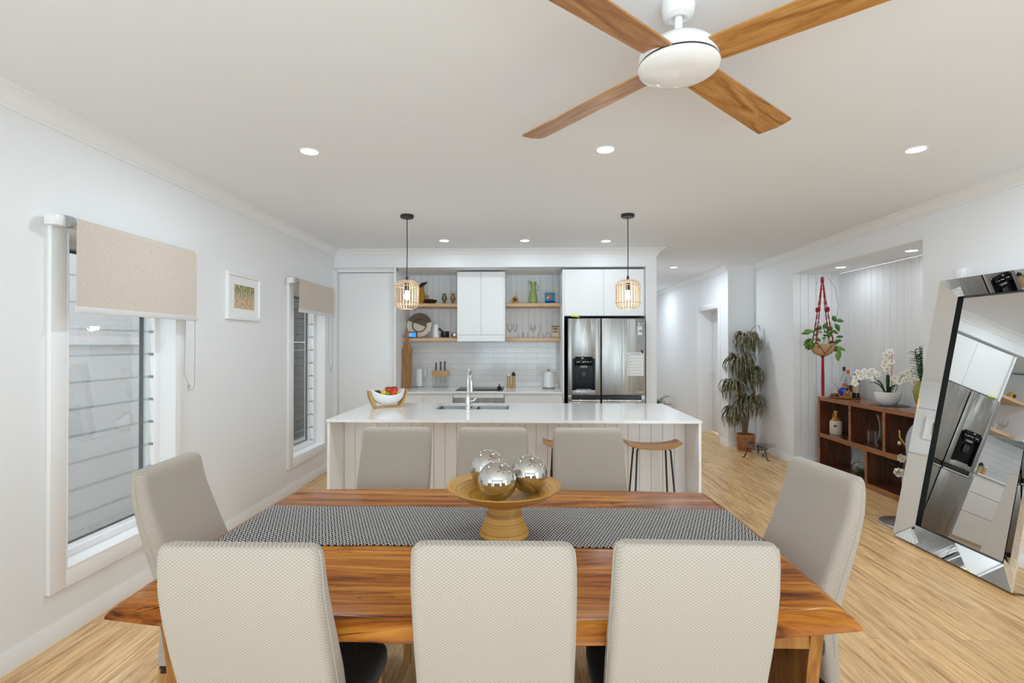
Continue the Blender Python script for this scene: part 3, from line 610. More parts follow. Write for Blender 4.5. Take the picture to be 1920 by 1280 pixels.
# ------------------------------------------------------------------ LEFT WALL FITTINGS
def blind(y0, y1, ztop, zbot, label):
    t = thing('roller_blind', label, 'blind', (XL + .08, (y0 + y1) / 2, ztop)); h = (y1 - y0) / 2
    mb = MB(); mb.tube([(0, -h, -.03), (0, h, -.03)], .028, 24); mb.build('roller_tube', 'linen', t)
    f = MB(); f.box(.0275, .0287, -h, h, zbot - ztop + .02, -.03); f.build('blind_fabric', 'linen', t)
    b = MB(); b.box(.022, .034, -h - .004, h + .004, zbot - ztop - .012, zbot - ztop + .02, .003); b.build('bottom_rail', 'greyrail', t)
    k = MB(); k.box(-.058, .0, -h - .085, -h - .02, -.055, -.005, .004); k.build('bracket', 'white_plastic', t)
    k = MB(); k.box(-.058, .02, h + .004, h + .018, -.055, .0, .003); k.build('bracket', 'white_plastic', t)
    e = MB(); e.tube([(0, -h - .03, -.03), (0, -h - .004, -.03)], .030, 24); e.build('end_cap', 'grey', t)
    c = MB(); zc = 1.16 - ztop; P_ = [(.008, h + .012, -.03)]
    for i in range(14): P_.append((.01, h + .013 - .002 * i / 13, -.03 + (zc + .07) * (i + 1) / 14))
    for i in range(9): a = PI * i / 8; P_.append((.012, h + .0 - .03 * (1 - math.cos(a)) * .5 + .01 - .03 * i / 8, zc + .04 - .045 * math.sin(a)))
    for i in range(14): P_.append((-.02 + 0 * i, h - .052 + .03 * i / 13, zc + .05 + (-.03 - zc - .05) * (i + 1) / 14))
    c.tube(P_, .0016, 6); c.build('pull_chain', 'grey', t)
    w = MB(); w.box(.0, .012, h - .052, h - .03, zc + .02, zc + .035); w.box(.002, .01, h - .048, h - .04, zc - .01, zc + .02); w.build('chain_clip', 'glass', t)
blind(2.455, 3.372, 2.09, 1.63, 'beige linen roller blind half lowered over the near window')
blind(4.925, 5.83, 2.11, 1.79, 'beige linen roller blind barely lowered over the far window')
p = thing('framed_picture', 'small white framed print of a leafy bush track between the windows', 'picture', (XL, 4.12, 1.845))
mb = MB(); a, b_ = .245, .185
for (y0, y1, z0_, z1_) in ((-a, a, b_ - .022, b_), (-a, a, -b_, -b_ + .022), (-a, -a + .022, -b_ + .0222, b_ - .0222), (a - .022, a, -b_ + .0222, b_ - .0222)): mb.box(.0, .028, y0, y1, z0_, z1_, .002, 1)
mb.build('picture_frame', 'white_gloss', p)
mb = MB(); mb.box(.006, .012, -a + .02, a - .02, -b_ + .02, b_ - .02); mb.build('mat_board', 'white', p)
mb = MB(); mb.box(.012, .0135, -.14, .155, -.095, .095); mb.build('print', 'print', p)
# ------------------------------------------------------------------ KITCHEN JOINERY
def panel(x0, x1, y0, y1, z0, z1, bev=.002): return MB().box(x0, x1, y0, y1, z0, z1, bev, 1)
# tall cabinet over the refrigerator
t = thing('overhead_cabinet', 'white two door cabinet over the refrigerator', 'cabinet', (.915, 6.15, 1.8))
panel(-.461, .50, .02, .69, .004, .565).build('body', 'cab', t)
panel(-.461, .0085, 0, .02, .006, .563).build('door', 'cab', t); panel(.0115, .482, 0, .02, .006, .563).build('door', 'cab', t)
t = thing('end_panel', 'tall white panel between the shelves and the refrigerator', 'panel', (.441, 6.13, 0))
panel(-.011, .011, 0, .72, 0, 2.36).build('panel', 'cab', t)
# rangehood cabinet
t = thing('rangehood_cabinet', 'white two door range hood cabinet between the oak shelves', 'cabinet', (-.564, 6.35, 1.5))
panel(-.299, .299, .02, .488, 0, .87).build('body', 'cab', t)
panel(-.297, -.0015, 0, .02, .083, .868).build('door', 'cab', t); panel(.0015, .284, 0, .02, .083, .868).build('door', 'cab', t)
panel(-.297, .284, 0, .02, .0, .079).build('fascia', 'cab', t)
panel(-.25, .25, .05, .45, -.004, 0).build('hood_filter', 'steel', t)
def shelf(x0, x1, z, label):
    o = MB().box(x0, x1, 6.47, YN - .013, z - .042, z, .003, 1).build('floating_shelf', 'oakshelf'); tag(o, label, 'shelf')
shelf(-1.574, -.866, 1.985, 'upper oak shelf left of the range hood, under the amber pitcher')
shelf(-.262, .428, 1.985, 'upper oak shelf right of the range hood, under the green pitcher')
shelf(-1.574, -.866, 1.545, 'lower oak shelf left of the range hood, under the round platter')
shelf(-.262, .428, 1.545, 'lower oak shelf right of the range hood, under the glassware')
# base cabinets along the back
BT = .9
o = MB().box(-1.573, .428, 6.06, YN - .013, BT - .02, BT, .002, 1).build('kitchen_benchtop', 'stone'); tag(o, 'white stone benchtop along the tiled kitchen wall', 'benchtop')
def base(name, x0, x1, label, fronts, ncol=1):
    t = thing(name, label, 'cabinet', ((x0 + x1) / 2, 6.09, 0)); h = (x1 - x0) / 2
    panel(-h, h, .02, .7, .1, BT - .021).build('body', 'cab', t)
    panel(-h, h, .06, .08, 0, .1).build('kickboard', 'cab', t)
    for z0, z1 in fronts:
        for c in range(ncol):
            w = 2 * h / ncol; panel(-h + c * w + .0015, -h + (c + 1) * w - .0015, 0, .02, z0, z1).build('drawer' if len(fronts) > 1 else 'door', 'cab', t)
base('base_cabinet', -1.573, -.875, 'white base cabinet below the chopping board', [(.11, .845)], 2)
base('drawer_cabinet', -.262, .428, 'white three drawer cabinet next to the refrigerator', [(.11, .42), (.425, .66), (.665, .845)])
t = thing('wall_oven', 'stainless steel under-bench oven below the cooktop', 'oven', (-.568, 6.08, 0))
panel(-.302, .302, .02, .6, .1, BT - .021).build('cabinet_body', 'cab', t); panel(-.3, .3, 0, .02, .825, .872).build('fascia', 'cab', t)
panel(-.298, .298, -.004, .02, .715, .820).build('control_panel', 'steel', t); panel(-.298, .298, 0, .02, .13, .71).build('oven_door', 'gloss_black', t)
MB().tube([(-.25, -.03, .67), (.25, -.03, .67)], .009, 12).build('door_handle', 'steel', t)
for x in (-.14, .02, .14): MB().tube([(x, -.004, .765), (x, -.028, .765)], .017, 20).build('knob', 'chrome', t)
# refrigerator
fr_ = thing('refrigerator', 'stainless steel double door refrigerator with a black water dispenser', 'refrigerator', (.943, 6.05, 0))
panel(-.445, .445, .06, .72, .02, 1.775).build('body', 'darkpanel', fr_)
def fdoor(x0, x1, z0, z1, nm='door'):
    q = MB(); q.box(x0, x1, 0, .058, z0, z1, .006, 3); return q
# left door with the dispenser recess cut out of it
q = MB()
dx0, dx1, dz0, dz1 = -.402, -.135, .925, 1.295
q.box(-.453, dx0, 0, .058, .868, 1.768, .004); q.box(dx1, -.072, 0, .058, .868, 1.768, .004); q.box(dx0 - .001, dx1 + .001, .0, .058, .868, dz0, .002); q.box(dx0 - .001, dx1 + .001, 0, .058, dz1, 1.768, .002)
ld = q.build('door', 'steel', fr_)
fdoor(-.058, .453, .868, 1.768).build('door', 'steel', fr_)
fdoor(-.453, -.072, .05, .795).build('lower_door', 'steel', fr_); fdoor(-.058, .453, .05, .795).build('lower_door', 'steel', fr_)
for x0, x1 in ((-.41, -.075), (-.055, .405)):
    panel(x0, x1, .012, .05, .80, .865, .001).build('handle_recess', 'black', fr_)
    MB().box(x0, x1, -.012, .03, .795, .812, .005).build('door_handle', 'chrome', fr_)
for x0, x1 in ((-.453, -.41), (.405, .453)): MB().box(x0, x1, .0, .05, .795, .868, .002).build('trim_block', 'steel', fr_)
d = panel(dx0, dx1, .02, .056, dz0, dz1, .001); d.build('dispenser', 'gloss_black', fr_)
dp = [o for o in fr_.children if o.name.startswith('dispenser')][0]
panel(dx0, dx0 + .02, -.002, .03, dz0, dz1, .001).build('dispenser_frame', 'gloss_black', dp); panel(dx1 - .02, dx1, -.002, .03, dz0, dz1, .001).build('dispenser_frame', 'gloss_black', dp)
MB().box(-.372, -.165, -.012, .03, 1.215, 1.318, .003).build('control_panel', 'gloss_black', dp)
MB().box(-.31, -.225, -.004, .03, 1.19, 1.215, .003).build('spout_housing', 'grey', dp)
MB().box(-.305, -.23, .0, .015, 1.06, 1.155, .01).build('paddle', 'black', dp)
MB().box(-.355, -.18, -.001, .03, dz0, dz0 + .012, .002).build('drip_tray', 'grey', dp)
for i, (x, w) in enumerate(((-.352, .02), (-.325, .012), (-.285, .022), (-.255, .014), (-.228, .02), (-.19, .008))):
    MB().box(x, x + w, -.0135, -.0115, 1.252 + .004 * (i % 2), 1.259 + .004 * (i % 2)).build('indicator_mark', 'white', dp)
MB().box(-.295, -.275, -.0135, -.0115, 1.296, 1.306).build('indicator_mark', 'white', dp)
text('LG', .022, (.418, -.001, 1.703), R90, 'white', 'logo_lettering', fr_, bold=.0006)
MB().tube([(.378, -.0005, 1.703), (.378, .002, 1.703)], .0115, 24).build('logo_disc', 'white', fr_)
panel(.362, .415, -.0015, .002, 1.575, 1.70 - .02, 0).build('warranty_sticker', 'white', fr_)
text('10', .046, (.389, -.0025, 1.618), R90, 'ink', 'sticker_lettering', fr_, bold=.0012)
MB().box(.372, .405, -.0025, -.001, 1.662, 1.667).build('sticker_line', 'grey', fr_)
for x in (.355, .375, .39, .405, .42): MB().box(x, x + .009, -.001, .001, .9, .909).build('door_mark', 'white', fr_)
# weekly planner and magnet
t = thing('weekly_planner', 'white weekly planner sheet on the right refrigerator door', 'planner', (1.277, 6.045, 1.24))
panel(-.098, .098, 0, .003, -.145, .13, 0).build('sheet', 'paper', t)
text('WEEKLY PLANNER', .014, (0, -.001, .114), R90, 'ink', 'lettering', t)
for i, w in enumerate(('Monday', 'Tuesday', 'Wednesday', 'Thursday', 'Friday', 'Saturday', 'Sunday')):
    z = .098 - i * .036; MB().box(-.09, .09, -.0006, .0002, z - .0008, z + .0008).build('rule_line', 'ink', t)
    text(w, .009, (-.09, -.001, z - .009), R90, 'ink', 'lettering', t, align='LEFT')
o = MB().box(1.352, 1.366, 6.033, 6.044, 1.355, 1.395, .002).build('magnet_clip', 'black'); tag(o, 'small black magnet clip at the top of the weekly planner', 'magnet')
q = MB(); q.tube([(.53, 6.09, 1.798), (.56, 6.085, 1.802), (.60, 6.085, 1.797), (.63, 6.09, 1.785)], [.006, .012, .012, .004], 10)
tag(q.build('yellow_toy', 'neonyellow'), 'bright yellow curved plastic piece lying on top of the refrigerator', 'toy')
# ------------------------------------------------------------------ ISLAND
IX0, IX1, IY0, IY1 = -1.50, 1.29, 3.80, 4.91
isl = thing('kitchen_island', 'white kitchen island with grooved board front', 'island', (-.105, 4.35, 0))
def L(x, y): return x + .105, y - 4.35
ax, ay = L(IX0, IY0); bx, by = L(IX1, IY1)
panel(ax + .004, ax + .024, ay + .006, by - .006, 0, .878).build('end_panel', 'cab', isl)
panel(bx - .024, bx - .004, ay + .006, by - .006, 0, .878).build('end_panel', 'cab', isl)
q = MB(); boards(q, ax + .024, bx - .024, lambda q, a, b: q.box(a, b, ay + .31, ay + .325, 0, .878, .0015, 1), .0905, .004); q.box(ax + .03, bx - .03, ay + .32, ay + .34, 0, .876)
q.build('front_boards', 'cab', isl)
panel(ax + .024, bx - .024, ay + .34, by - .04, .1, .64).build('body', 'cab', isl)
panel(ax + .024, bx - .024, by - .06, by - .04, .64, .876).build('back_rail', 'cab', isl)
SX0, SX1, SY0, SY1 = -.80, -.155, 4.43, 4.83
q = MB(); z0, z1 = .880, .9; 
q.box(IX0, IX1, IY0, SY0, z0, z1); q.box(IX0, IX1, SY1, IY1, z0, z1); q.box(IX0, SX0, SY0, SY1, z0, z1); q.box(SX1, IX1, SY0, SY1, z0, z1)
tag(q.build('island_benchtop', 'stone'), 'white stone island benchtop with a cut-out for the sink', 'benchtop')
t = thing('kitchen_sink', 'double bowl stainless steel sink set into the island', 'sink', ((SX0 + SX1) / 2, 4.63, .88)); h = (SX1 - SX0) / 2
for x0, x1 in ((-h + .003, -.024), (.024, h - .003)):
    q = MB(); cx = (x0 + x1) / 2; w = x1 - x0
    rings = []
    for z, ins in ((0, 0), (-.165, .006), (-.185, .02), (-.19, .04)): rings.append([(cx + u, v, z) for u, v in rrect(w - 2 * ins, .394 - 2 * ins, .03 + ins)])
    q.loft(rings, cap=False); n = len(rings[0]); q._new(rings[-1], [list(range(n))]); o = q.build('sink_bowl', 'sink', t, normals=False)
    MB().lathe([(0, -.1885), (.03, -.1885), (.034, -.187), (.034, -.189)], 24, (cx, 0, 0)).build('drain', 'chrome', t)
panel(-.024, .024, -.2, .2, -.02, .001, .003).build('divider', 'sink', t)
tp = thing('kitchen_tap', 'chrome gooseneck mixer tap standing at the island sink', 'tap', (-.5, 4.375, .9))
MB().lathe([(0, 0), (.029, 0), (.029, .006), (.024, .012), (.022, .11), (.016, .13), (0, .132)], 28).build('base', 'chrome', tp)
P_ = [(0, 0, .12), (0, 0, .24)]
for i in range(13): a = PI * i / 12; P_.append((.002 * i / 12, .085 * (1 - math.cos(a)), .255 + .085 * math.sin(a)))
P_ += [(.01, .17, .22)]
MB().tube(P_, .0115, 16).build('spout', 'chrome', tp)
MB().tube([(.01, .17, .235), (.01, .17, .14)], [.016, .0175], 18).build('spray_head', 'chrome', tp)
MB().tube([(.018, 0, .075), (.05, 0, .085), (.075, -.005, .11)], [.008, .007, .005], 10).build('lever', 'chrome', tp)

# fruit bowl on its cradle
FA = math.radians(36)
fb = thing('fruit_bowl', 'white boat shaped fruit bowl in a bent timber cradle on the island', 'bowl', (-1.245, 4.56, .9), FA)
q = MB(); NT = 40; NR = 9
def bowlpt(t, th, off=0):
    r = math.sin(t * PI / 2) ** .8; a = (.16 - off) * r; b_ = (.10 - off) * r
    z = .022 + off + .088 * t ** 1.7 + .05 * t * t * abs(math.cos(th)) ** 2.2
    return (a * math.cos(th), b_ * math.sin(th), z)
rings = [[bowlpt(max(.02, i / NR), 2 * PI * k / NT) for k in range(NT)] for i in range(NR + 1)]
inner = [[bowlpt(max(.02, i / NR), 2 * PI * k / NT, .005) for k in range(NT)] for i in range(NR, -1, -1)]
q.loft(rings + inner); q.build('bowl', 'white_gloss', fb)
for s_ in (-1, 1):
    MB().sphere((s_ * .128, 0, 0), .001).bm.free()
q = MB()
for s_ in (-1, 1):
    arm = [(s_ * .085, .002), (s_ * .105, .02), (s_ * .158, .11), (s_ * .166, .155), (s_ * .178, .155), (s_ * .17, .10), (s_ * .13, .008), (s_ * .10, 0)]
    q.prism(arm, 'y', -.036, .036)
q.box(-.115, .115, -.032, .032, 0, .014, .003); q.build('cradle', 'gold', fb)
for s_ in (-1, 1):
    q = MB(); q.prism(rrect(.045, .016, .007), 'y', -.101, -.09, Matrix.Translation((s_ * .095, .0325 , .115)) @ Matrix.Rotation(-s_ * .35, 4, 'Y')); q.build('handle_slot', 'black', fb)
def fruit(name, m, p, r, label, sc=(1, 1, .92), calyx=False):
    c, s_ = math.cos(FA), math.sin(FA); x, y, z = p[0], p[1], p[2] + .022
    t = thing(name, label, 'fruit', (-1.245 + c * x - s_ * y, 4.56 + s_ * x + c * y, .9 + z))
    q = MB(); q.sphere((0, 0, 0), r, 24, sc); q.build('skin', m, t)
    if calyx:
        q = MB()
        for k in range(4):
            a = k * PI / 2 + .4; q.ribbon([(.2 * r * math.cos(a), .2 * r * math.sin(a) - r * .25, r * .93), (.6 * r * math.cos(a), .6 * r * math.sin(a) - r * .35, r * .85), (.95 * r * math.cos(a), .95 * r * math.sin(a) - r * .4, r * .6)], [.1 * r, .3 * r, .05 * r])
        q.build('calyx', 'bark', t, solid=.001)
    elif name in ('lemon', 'lime'): MB().sphere((r * 1.0, 0, 0), r * .2, 10).build('tip', m, t)
fruit('avocado', 'avocado', (-.09, .0, .105), .03, 'dark avocado at the left end of the fruit bowl', (1.4, 1, 1))
fruit('lemon', 'lemon', (-.048, -.02, .107), .029, 'yellow lemon in the fruit bowl', (1.15, 1, 1))
fruit('lime', 'lime', (-.015, -.045, .098), .022, 'green lime in front of the lemon')
fruit('persimmon', 'tomato', (.015, .012, .125), .037, 'large red persimmon at the top of the fruit bowl', calyx=True)
fruit('persimmon', 'tomato', (.068, .01, .128), .035, 'red persimmon with its brown calyx showing, at the right of the pile', calyx=True)
fruit('persimmon', 'tomato', (.04, -.04, .10), .034, 'red persimmon low at the front of the fruit bowl')
fruit('lemon', 'lemon', (.085, -.025, .10), .02, 'small yellow fruit wedged at the right end of the bowl')
fruit('persimmon', 'tomato', (-.03, .03, .09), .032, 'dark red persimmon half hidden behind the lemon')

# ------------------------------------------------------------------ BAR STOOLS
st = thing('bar_stool', 'timber saddle seat bar stool on thin black legs, nearest the right end of the island', 'stool', (.935, 3.86, 0))
q = MB(); n = 14; rings = []
for i in range(n + 1):
    u = -1 + 2 * i / n; x = .2 * u; zc = .715 + .022 * u * u * u * u - .012 * (1 - u * u); w = .14 * (1 - .28 * abs(u) ** 3)
    ring = []
    for k in range(12):
        a = 2 * PI * k / 12; ring.append((x, w * math.cos(a) * (1 if abs(math.cos(a)) < .8 else 1), zc + (.011 if math.sin(a) > 0 else .014) * math.sin(a)))
    rings.append(ring)
q.loft(rings); q.build('seat', 'stool', st, angle=50)
q = MB()
for sx in (-1, 1):
    for sy in (-1, 1):
        MB().tube([(sx * .105, sy * .05, .702), (sx * .122, sy * .07, .68), (sx * .165, sy * .14, 0.0)], .007, 10).build('leg', 'blackmetal', st)
MB().tube([(-.153, -.121, .19), (.153, -.121, .19), (.153, .121, .19), (-.153, .121, .19)], .0055, 8, closed=True).build('foot_rail', 'blackmetal', st)
q.bm.free()
s2 = copy_tree(st); s2.location = (.325, 3.875, 0); s2['label'] = 'timber saddle seat bar stool mostly hidden behind the dining chair nearest the fan side'
s2['label'] = 'timber saddle seat bar stool mostly hidden between two far dining chairs'
st['group'] = s2['group'] = 'bar stools at the island'

# ------------------------------------------------------------------ DINING TABLE
TCX, TCY = -.14, 1.92
tb = thing('dining_table', 'red-brown timber dining table with bowed edges and slab legs', 'table', (TCX, TCY, 0))
def outline(ix, iy, n=16):
    x0, x1 = -1.165 + ix - TCX, .892 - ix - TCX; y0, y1 = 1.385 + iy - TCY, 2.515 - iy - TCY; out = []
    for i in range(n): u = i / n; out.append((x0 + (x1 - x0) * u, y0 - .105 * 4 * u * (1 - u) * .9))
    for i in range(6): u = i / 6; out.append((x1 + .02 * 4 * u * (1 - u), y0 + (y1 - y0) * u))
    for i in range(n): u = i / n; out.append((x1 - (x1 - x0) * u, y1 + .04 * 4 * u * (1 - u)))
    for i in range(6): u = i / 6; out.append((x0 - .02 * 4 * u * (1 - u), y1 - (y1 - y0) * u))
    return out
rings = [[(x, y, z) for x, y in outline(ix, iy)] for z, ix, iy in ((.70, .05, .03), (.70, .004, .003), (.703, 0, 0), (.710, .001, .001), (.722, .010, .006), (.735, .026, .014), (.745, .044, .023), (.749, .055, .03), (.75, .062, .034))]
q = MB(); q.loft(rings); q.build('tabletop', 'table', tb, angle=50)
for sx, xx in ((-1, -1.045), (1, .815)):
    pr = []
    for i in range(9): z = .70 * i / 8; pr.append((-.47 + .05 * math.sin(PI * z / .7), z))
    for i in range(8, -1, -1): z = .70 * i / 8; pr.append((.47 - .05 * math.sin(PI * z / .7), z))
    MB().prism(pr, 'x', xx - TCX - .018, xx - TCX + .018).build('slab_leg', 'table_edge', tb)
for y in (-.45, .40): panel(-.888, .938, y, y + .022, .602, .70).build('apron', 'table_edge', tb)
q = panel(.835, .878, -.454, -.449, .640, .682, 0); q.build('maker_plaque', 'plaque', tb)
text('JL', .026, (.8565, -.4555, .661), (PI / 2, 0, 0), 'paper', 'plaque_lettering', tb)
# runner
q = MB(); RX0, RX1 = -1.112, .842
def rz(x):
    if x < RX0 or x > RX1: return .7515 - .0
    return .7515
xs = [-1.16, -1.145, -1.13, -1.112] + [RX0 + (RX1 - RX0) * i / 20 for i in range(1, 20)] + [.842, .86, .875, .888]
zs = [.722, .735, .745, .7505] + [.7515] * 19 + [.7505, .745, .735, .722]
rings = []
for x, z in zip(xs, zs):
    w = .004 * math.sin(x * 9) ; y0, y1 = 1.792 + w + (.004 if abs(x) < .6 else 0), 2.222 + w
    rings.append([(x, y0, z), (x, y1, z), (x, y1, z + .003), (x, y0, z + .003)])
q.loft(rings); tag(q.build('table_runner', 'runner'), 'black and white woven runner across the dining table', 'table runner')

# pedestal bowl and spheres
t = thing('pedestal_bowl', 'wide spun bamboo bowl on a flared foot at the middle of the table', 'bowl', (-.083, 1.905, .7545))
MB().lathe([(0, 0), (.088, 0), (.092, .006), (.090, .018), (.076, .05), (.064, .09), (.058, .115), (.054, .125), (0, .125)], 48).build('pedestal', 'bamboo', t)
MB().lathe([(0, .119), (.06, .119), (.12, .132), (.175, .155), (.208, .180), (.212, .184), (.210, .188), (.203, .186), (.165, .164), (.11, .142), (.06, .130), (0, .128)], 64).build('bowl_rim', 'bamboo', t)
for p, lb in (((-.106, 1.852, .003), 'front silver mirrored ball in the bamboo bowl'), ((.010, 1.939, .008), 'right silver mirrored ball in the bamboo bowl'), ((-.150, 2.0, .014), 'rearmost silver mirrored ball in the bamboo bowl')):
    r = .071; z = .7545 + .1385 + r + p[2]
    tag(MB().sphere((0, 0, 0), r, 48).build('mirrored_ball', 'ball', loc=(p[0], p[1], z)), lb, 'decorative ball', 'mirrored balls in the bamboo bowl')

# ------------------------------------------------------------------ DINING CHAIRS
def make_chair():
    t = thing('dining_chair', 'x', 'chair', (0, 0, 0))
    # z, offset of the rear face (towards -y is back), thickness, width
    prof = [(.305, -.040, .055, .385), (.40, -.034, .06, .385), (.48, -.032, .085, .388), (.56, -.040, .10, .390), (.64, -.062, .098, .390), (.72, -.088, .09, .390), (.80, -.112, .082, .388), (.88, -.130, .07, .386), (.94, -.136, .062, .383), (.975, -.136, .056, .379), (.988, -.135, .050, .372), (.996, -.133, .040, .36), (.999, -.131, .026, .34)]
    q = MB(); rings = []
    for z, yb, th, w in prof: rings.append([(u, yb + th / 2 + v, z) for u, v in rrect(w, th, .022, 4)])
    q.loft(rings); cov = q.build('backrest_cover', 'cover', t, angle=60)
    for sx in (-1, 1):
        P_ = []
        for z, yb, th, w in prof[1:11]: P_.append((sx * (w / 2 + .0005), yb + th * .36, z))
        MB().tube(P_, .0018, 6).build('seam', 'seam', cov)
    q = MB(); rings = []
    for z, yb, th, w in [(.275, -.036, .05, .376), (.31, -.036, .05, .376)]: rings.append([(u, yb + th / 2 + v, z) for u, v in rrect(w, th, .02, 3)])
    q.loft(rings); q.build('hem_band', 'black', t)
    q = MB(); q.box(-.205, .205, .02, .42, .395, .478, .028, 4); q.build('seat', 'blackfab', t, angle=50)
    for sx in (-1, 1):
        q = MB(); q.loft([[(sx * .165 + u, -.012 - yy + v, z) for u, v in rrect(w, w, .004, 2)] for z, w, yy in ((0, .03, .035), (.29, .042, 0))]); q.build('leg', 'legwood', t)
        q = MB(); q.loft([[(sx * .175 + u, .385 + v, z) for u, v in rrect(w, w, .004, 2)] for z, w in ((0, .03), (.40, .042))]); q.build('leg', 'legwood', t)
    return t
ch0 = make_chair(); used = False
def chair(cx, cy, rz, label, group):
    global used
    o = ch0 if not used else copy_tree(ch0); used = True
    o.location = (cx, cy, 0); o.rotation_euler = (0, 0, rz); o['label'] = label; o['group'] = group; return o
G = 'cream covered dining chairs'
YN_ = 1.16 + .136
chair(-.663, YN_ - .012, 0, 'cream covered dining chair at the near side of the table, nearest the left wall', G)
chair(-.078, YN_ + .012, math.radians(.5), 'cream covered dining chair at the near side, in front of the bamboo bowl', G)
chair(.398, YN_ + .03, math.radians(-.8), 'cream covered dining chair at the near side of the table, right of the other two', G)
YF = 2.87 - .136
chair(-.722, YF, PI, 'cream covered dining chair at the far side of the table, nearest the left wall', G)
chair(-.186, YF, PI, 'cream covered dining chair at the far side of the table, behind the mirrored balls', G)
chair(.340, YF, PI, 'cream covered dining chair at the far side of the table, beside the bar stool', G)
chair(-1.437 + .128, 2.005, -PI / 2 - math.radians(-4), 'cream covered dining chair at the window end of the table', G)
chair(1.145 - .128, 1.965, PI / 2 + math.radians(6), 'cream covered dining chair at the mirror end of the table', G)
# ------------------------------------------------------------------ LEANING MIRROR
la = math.radians(10.95); MWd, MH = .925, 1.965
mir = thing('leaning_mirror', 'tall rectangular mirror with a wide mirrored border leaning on the right wall', 'mirror')
u = Vector((0, -1, 0)); v = Vector((math.sin(la), 0, math.cos(la))); w = Vector((-math.cos(la), 0, math.sin(la)))
ry = math.radians(1.7); RM = Matrix.Rotation(ry, 3, 'Z'); u = RM @ u; v = RM @ v; w = RM @ w
mir.matrix_world = Matrix(((u.x, v.x, w.x, 2.805), (u.y, v.y, w.y, 3.53), (u.z, v.z, w.z, .018), (0, 0, 0, 1)))
hx = MWd / 2; fw_ = .128; dp_ = .052; ix = hx - fw_; T = .085
def strip(a, b, c, d):
    n_ = ((Vector(b) - Vector(a)).cross(Vector(d) - Vector(a))).normalized(); q = MB()
    top = [Vector(p) for p in (a, b, c, d)]; bot = [p - n_ * .006 for p in top]
    q.loft([bot, top]); return q.build('mirror_strip', 'mirror', mir, angle=10)
g_ = .0015; hm = MH / 2
for s0, s1 in ((0, 1), (1, 0)):
    pass
def side(sx):
    for (za, zb) in ((0, hm - g_), (hm + g_, MH)):
        zo0, zo1 = za, zb; zi0 = max(za, fw_) if za == 0 else za; zi1 = min(zb, MH - fw_) if zb == MH else zb
        A = (sx * hx, zo0, 0); B = (sx * ix, zi0, -dp_); C_ = (sx * ix, zi1, -dp_); D = (sx * hx, zo1, 0)
        strip(*((A, B, C_, D) if sx < 0 else (A, D, C_, B)))
side(-1); side(1)
def endp(z, zi, up_):
    for (xa, xb) in ((-hx, -g_), (g_, hx)):
        xi0 = -ix if xa == -hx else xa; xi1 = ix if xb == hx else xb
        A = (xa, z, 0); B = (xb, z, 0); C_ = (xi1, zi, -dp_); D = (xi0, zi, -dp_)
        strip(*((A, B, C_, D) if up_ else (A, D, C_, B)))
endp(0, fw_, True); endp(MH, MH - fw_, False)
q = MB(); q.box(-ix + .0, ix - .0, fw_, MH - fw_, -.075, -.071); q.build('mirror_panel', 'mirror', mir)
q = MB()
for x0, x1, y0, y1 in ((-ix - .003, -ix + .001, fw_, MH - fw_), (ix - .001, ix + .003, fw_, MH - fw_), (-ix, ix, fw_ - .003, fw_ + .001), (-ix, ix, MH - fw_ - .001, MH - fw_ + .003)): q.box(x0, x1, y0, y1, -.073, -.050)
q.build('inner_step', 'gloss_black', mir)
q = MB(); q.box(-hx + .01, hx - .01, .01, MH - .01, -T, -.076); q.build('backing_board', 'black', mir)
q = MB(); q.box(-hx, -hx + .006, 0, MH, -T, -.004); q.box(hx - .006, hx, 0, MH, -T, -.004); q.box(-hx, hx, 0, .006, -T, -.004); q.box(-hx, hx, MH - .006, MH, -T, -.004); q.build('mirror_edge', 'mirror', mir)
q = MB()
for sx in (-1, 1):
    for xx in (.25, .75):
        q.sphere((sx * (hx - .02), hm, .0 - .004), .005, 10); q.sphere((sx * (ix + .02), hm, -dp_ + .012), .005, 10)
q.build('joint_screw', 'chrome', mir)

# wall devices on the right wall
t = thing('thermostat', 'white wall controller with a small dark display near the recess', 'thermostat', (XR, 4.235, 1.24))
MB().box(-.014, 0, -.045, .045, -.11, .115, .004).build('housing', 'white_plastic', t)
MB().box(-.0155, -.013, -.0, .036, .06, .1).build('display', 'grey', t)
for k in range(3): MB().box(-.016, -.013, .0 + k * .012, .008 + k * .012, .03, .036).build('button', 'grey', t)
t = thing('motion_sensor', 'small white motion sensor on the wall above the mirror', 'sensor', (XR, 3.915, 1.985))
MB().box(-.045, 0, -.03, .03, -.04, .045, .006).build('housing', 'white_plastic', t); MB().box(-.032, -.02, .029, .0312, -.03, .035).build('lens', 'ink', t)

# ------------------------------------------------------------------ DISPLAY SHELF IN THE RECESS
SXa, SXb, SYa, SYb, SZ = 3.46, 3.82, 4.49, 6.19, .85
sh = thing('display_shelf', 'dark timber open display shelf standing in the recess', 'shelf unit', ((SXa + SXb) / 2, (SYa + SYb) / 2, 0))
cx_, cy_ = (SXa + SXb) / 2, (SYa + SYb) / 2
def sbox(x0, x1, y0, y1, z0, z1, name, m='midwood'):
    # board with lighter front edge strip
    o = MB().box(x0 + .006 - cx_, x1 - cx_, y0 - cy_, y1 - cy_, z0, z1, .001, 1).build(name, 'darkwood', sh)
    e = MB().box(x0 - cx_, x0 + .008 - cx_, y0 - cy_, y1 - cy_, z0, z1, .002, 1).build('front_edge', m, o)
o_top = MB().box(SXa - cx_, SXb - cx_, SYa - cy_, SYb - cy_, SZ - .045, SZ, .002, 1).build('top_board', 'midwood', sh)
sbox(SXa, SXb, SYa, SYb, .375, .425, 'middle_board'); sbox(SXa, SXb, SYa, SYb, .0, .055, 'bottom_board')
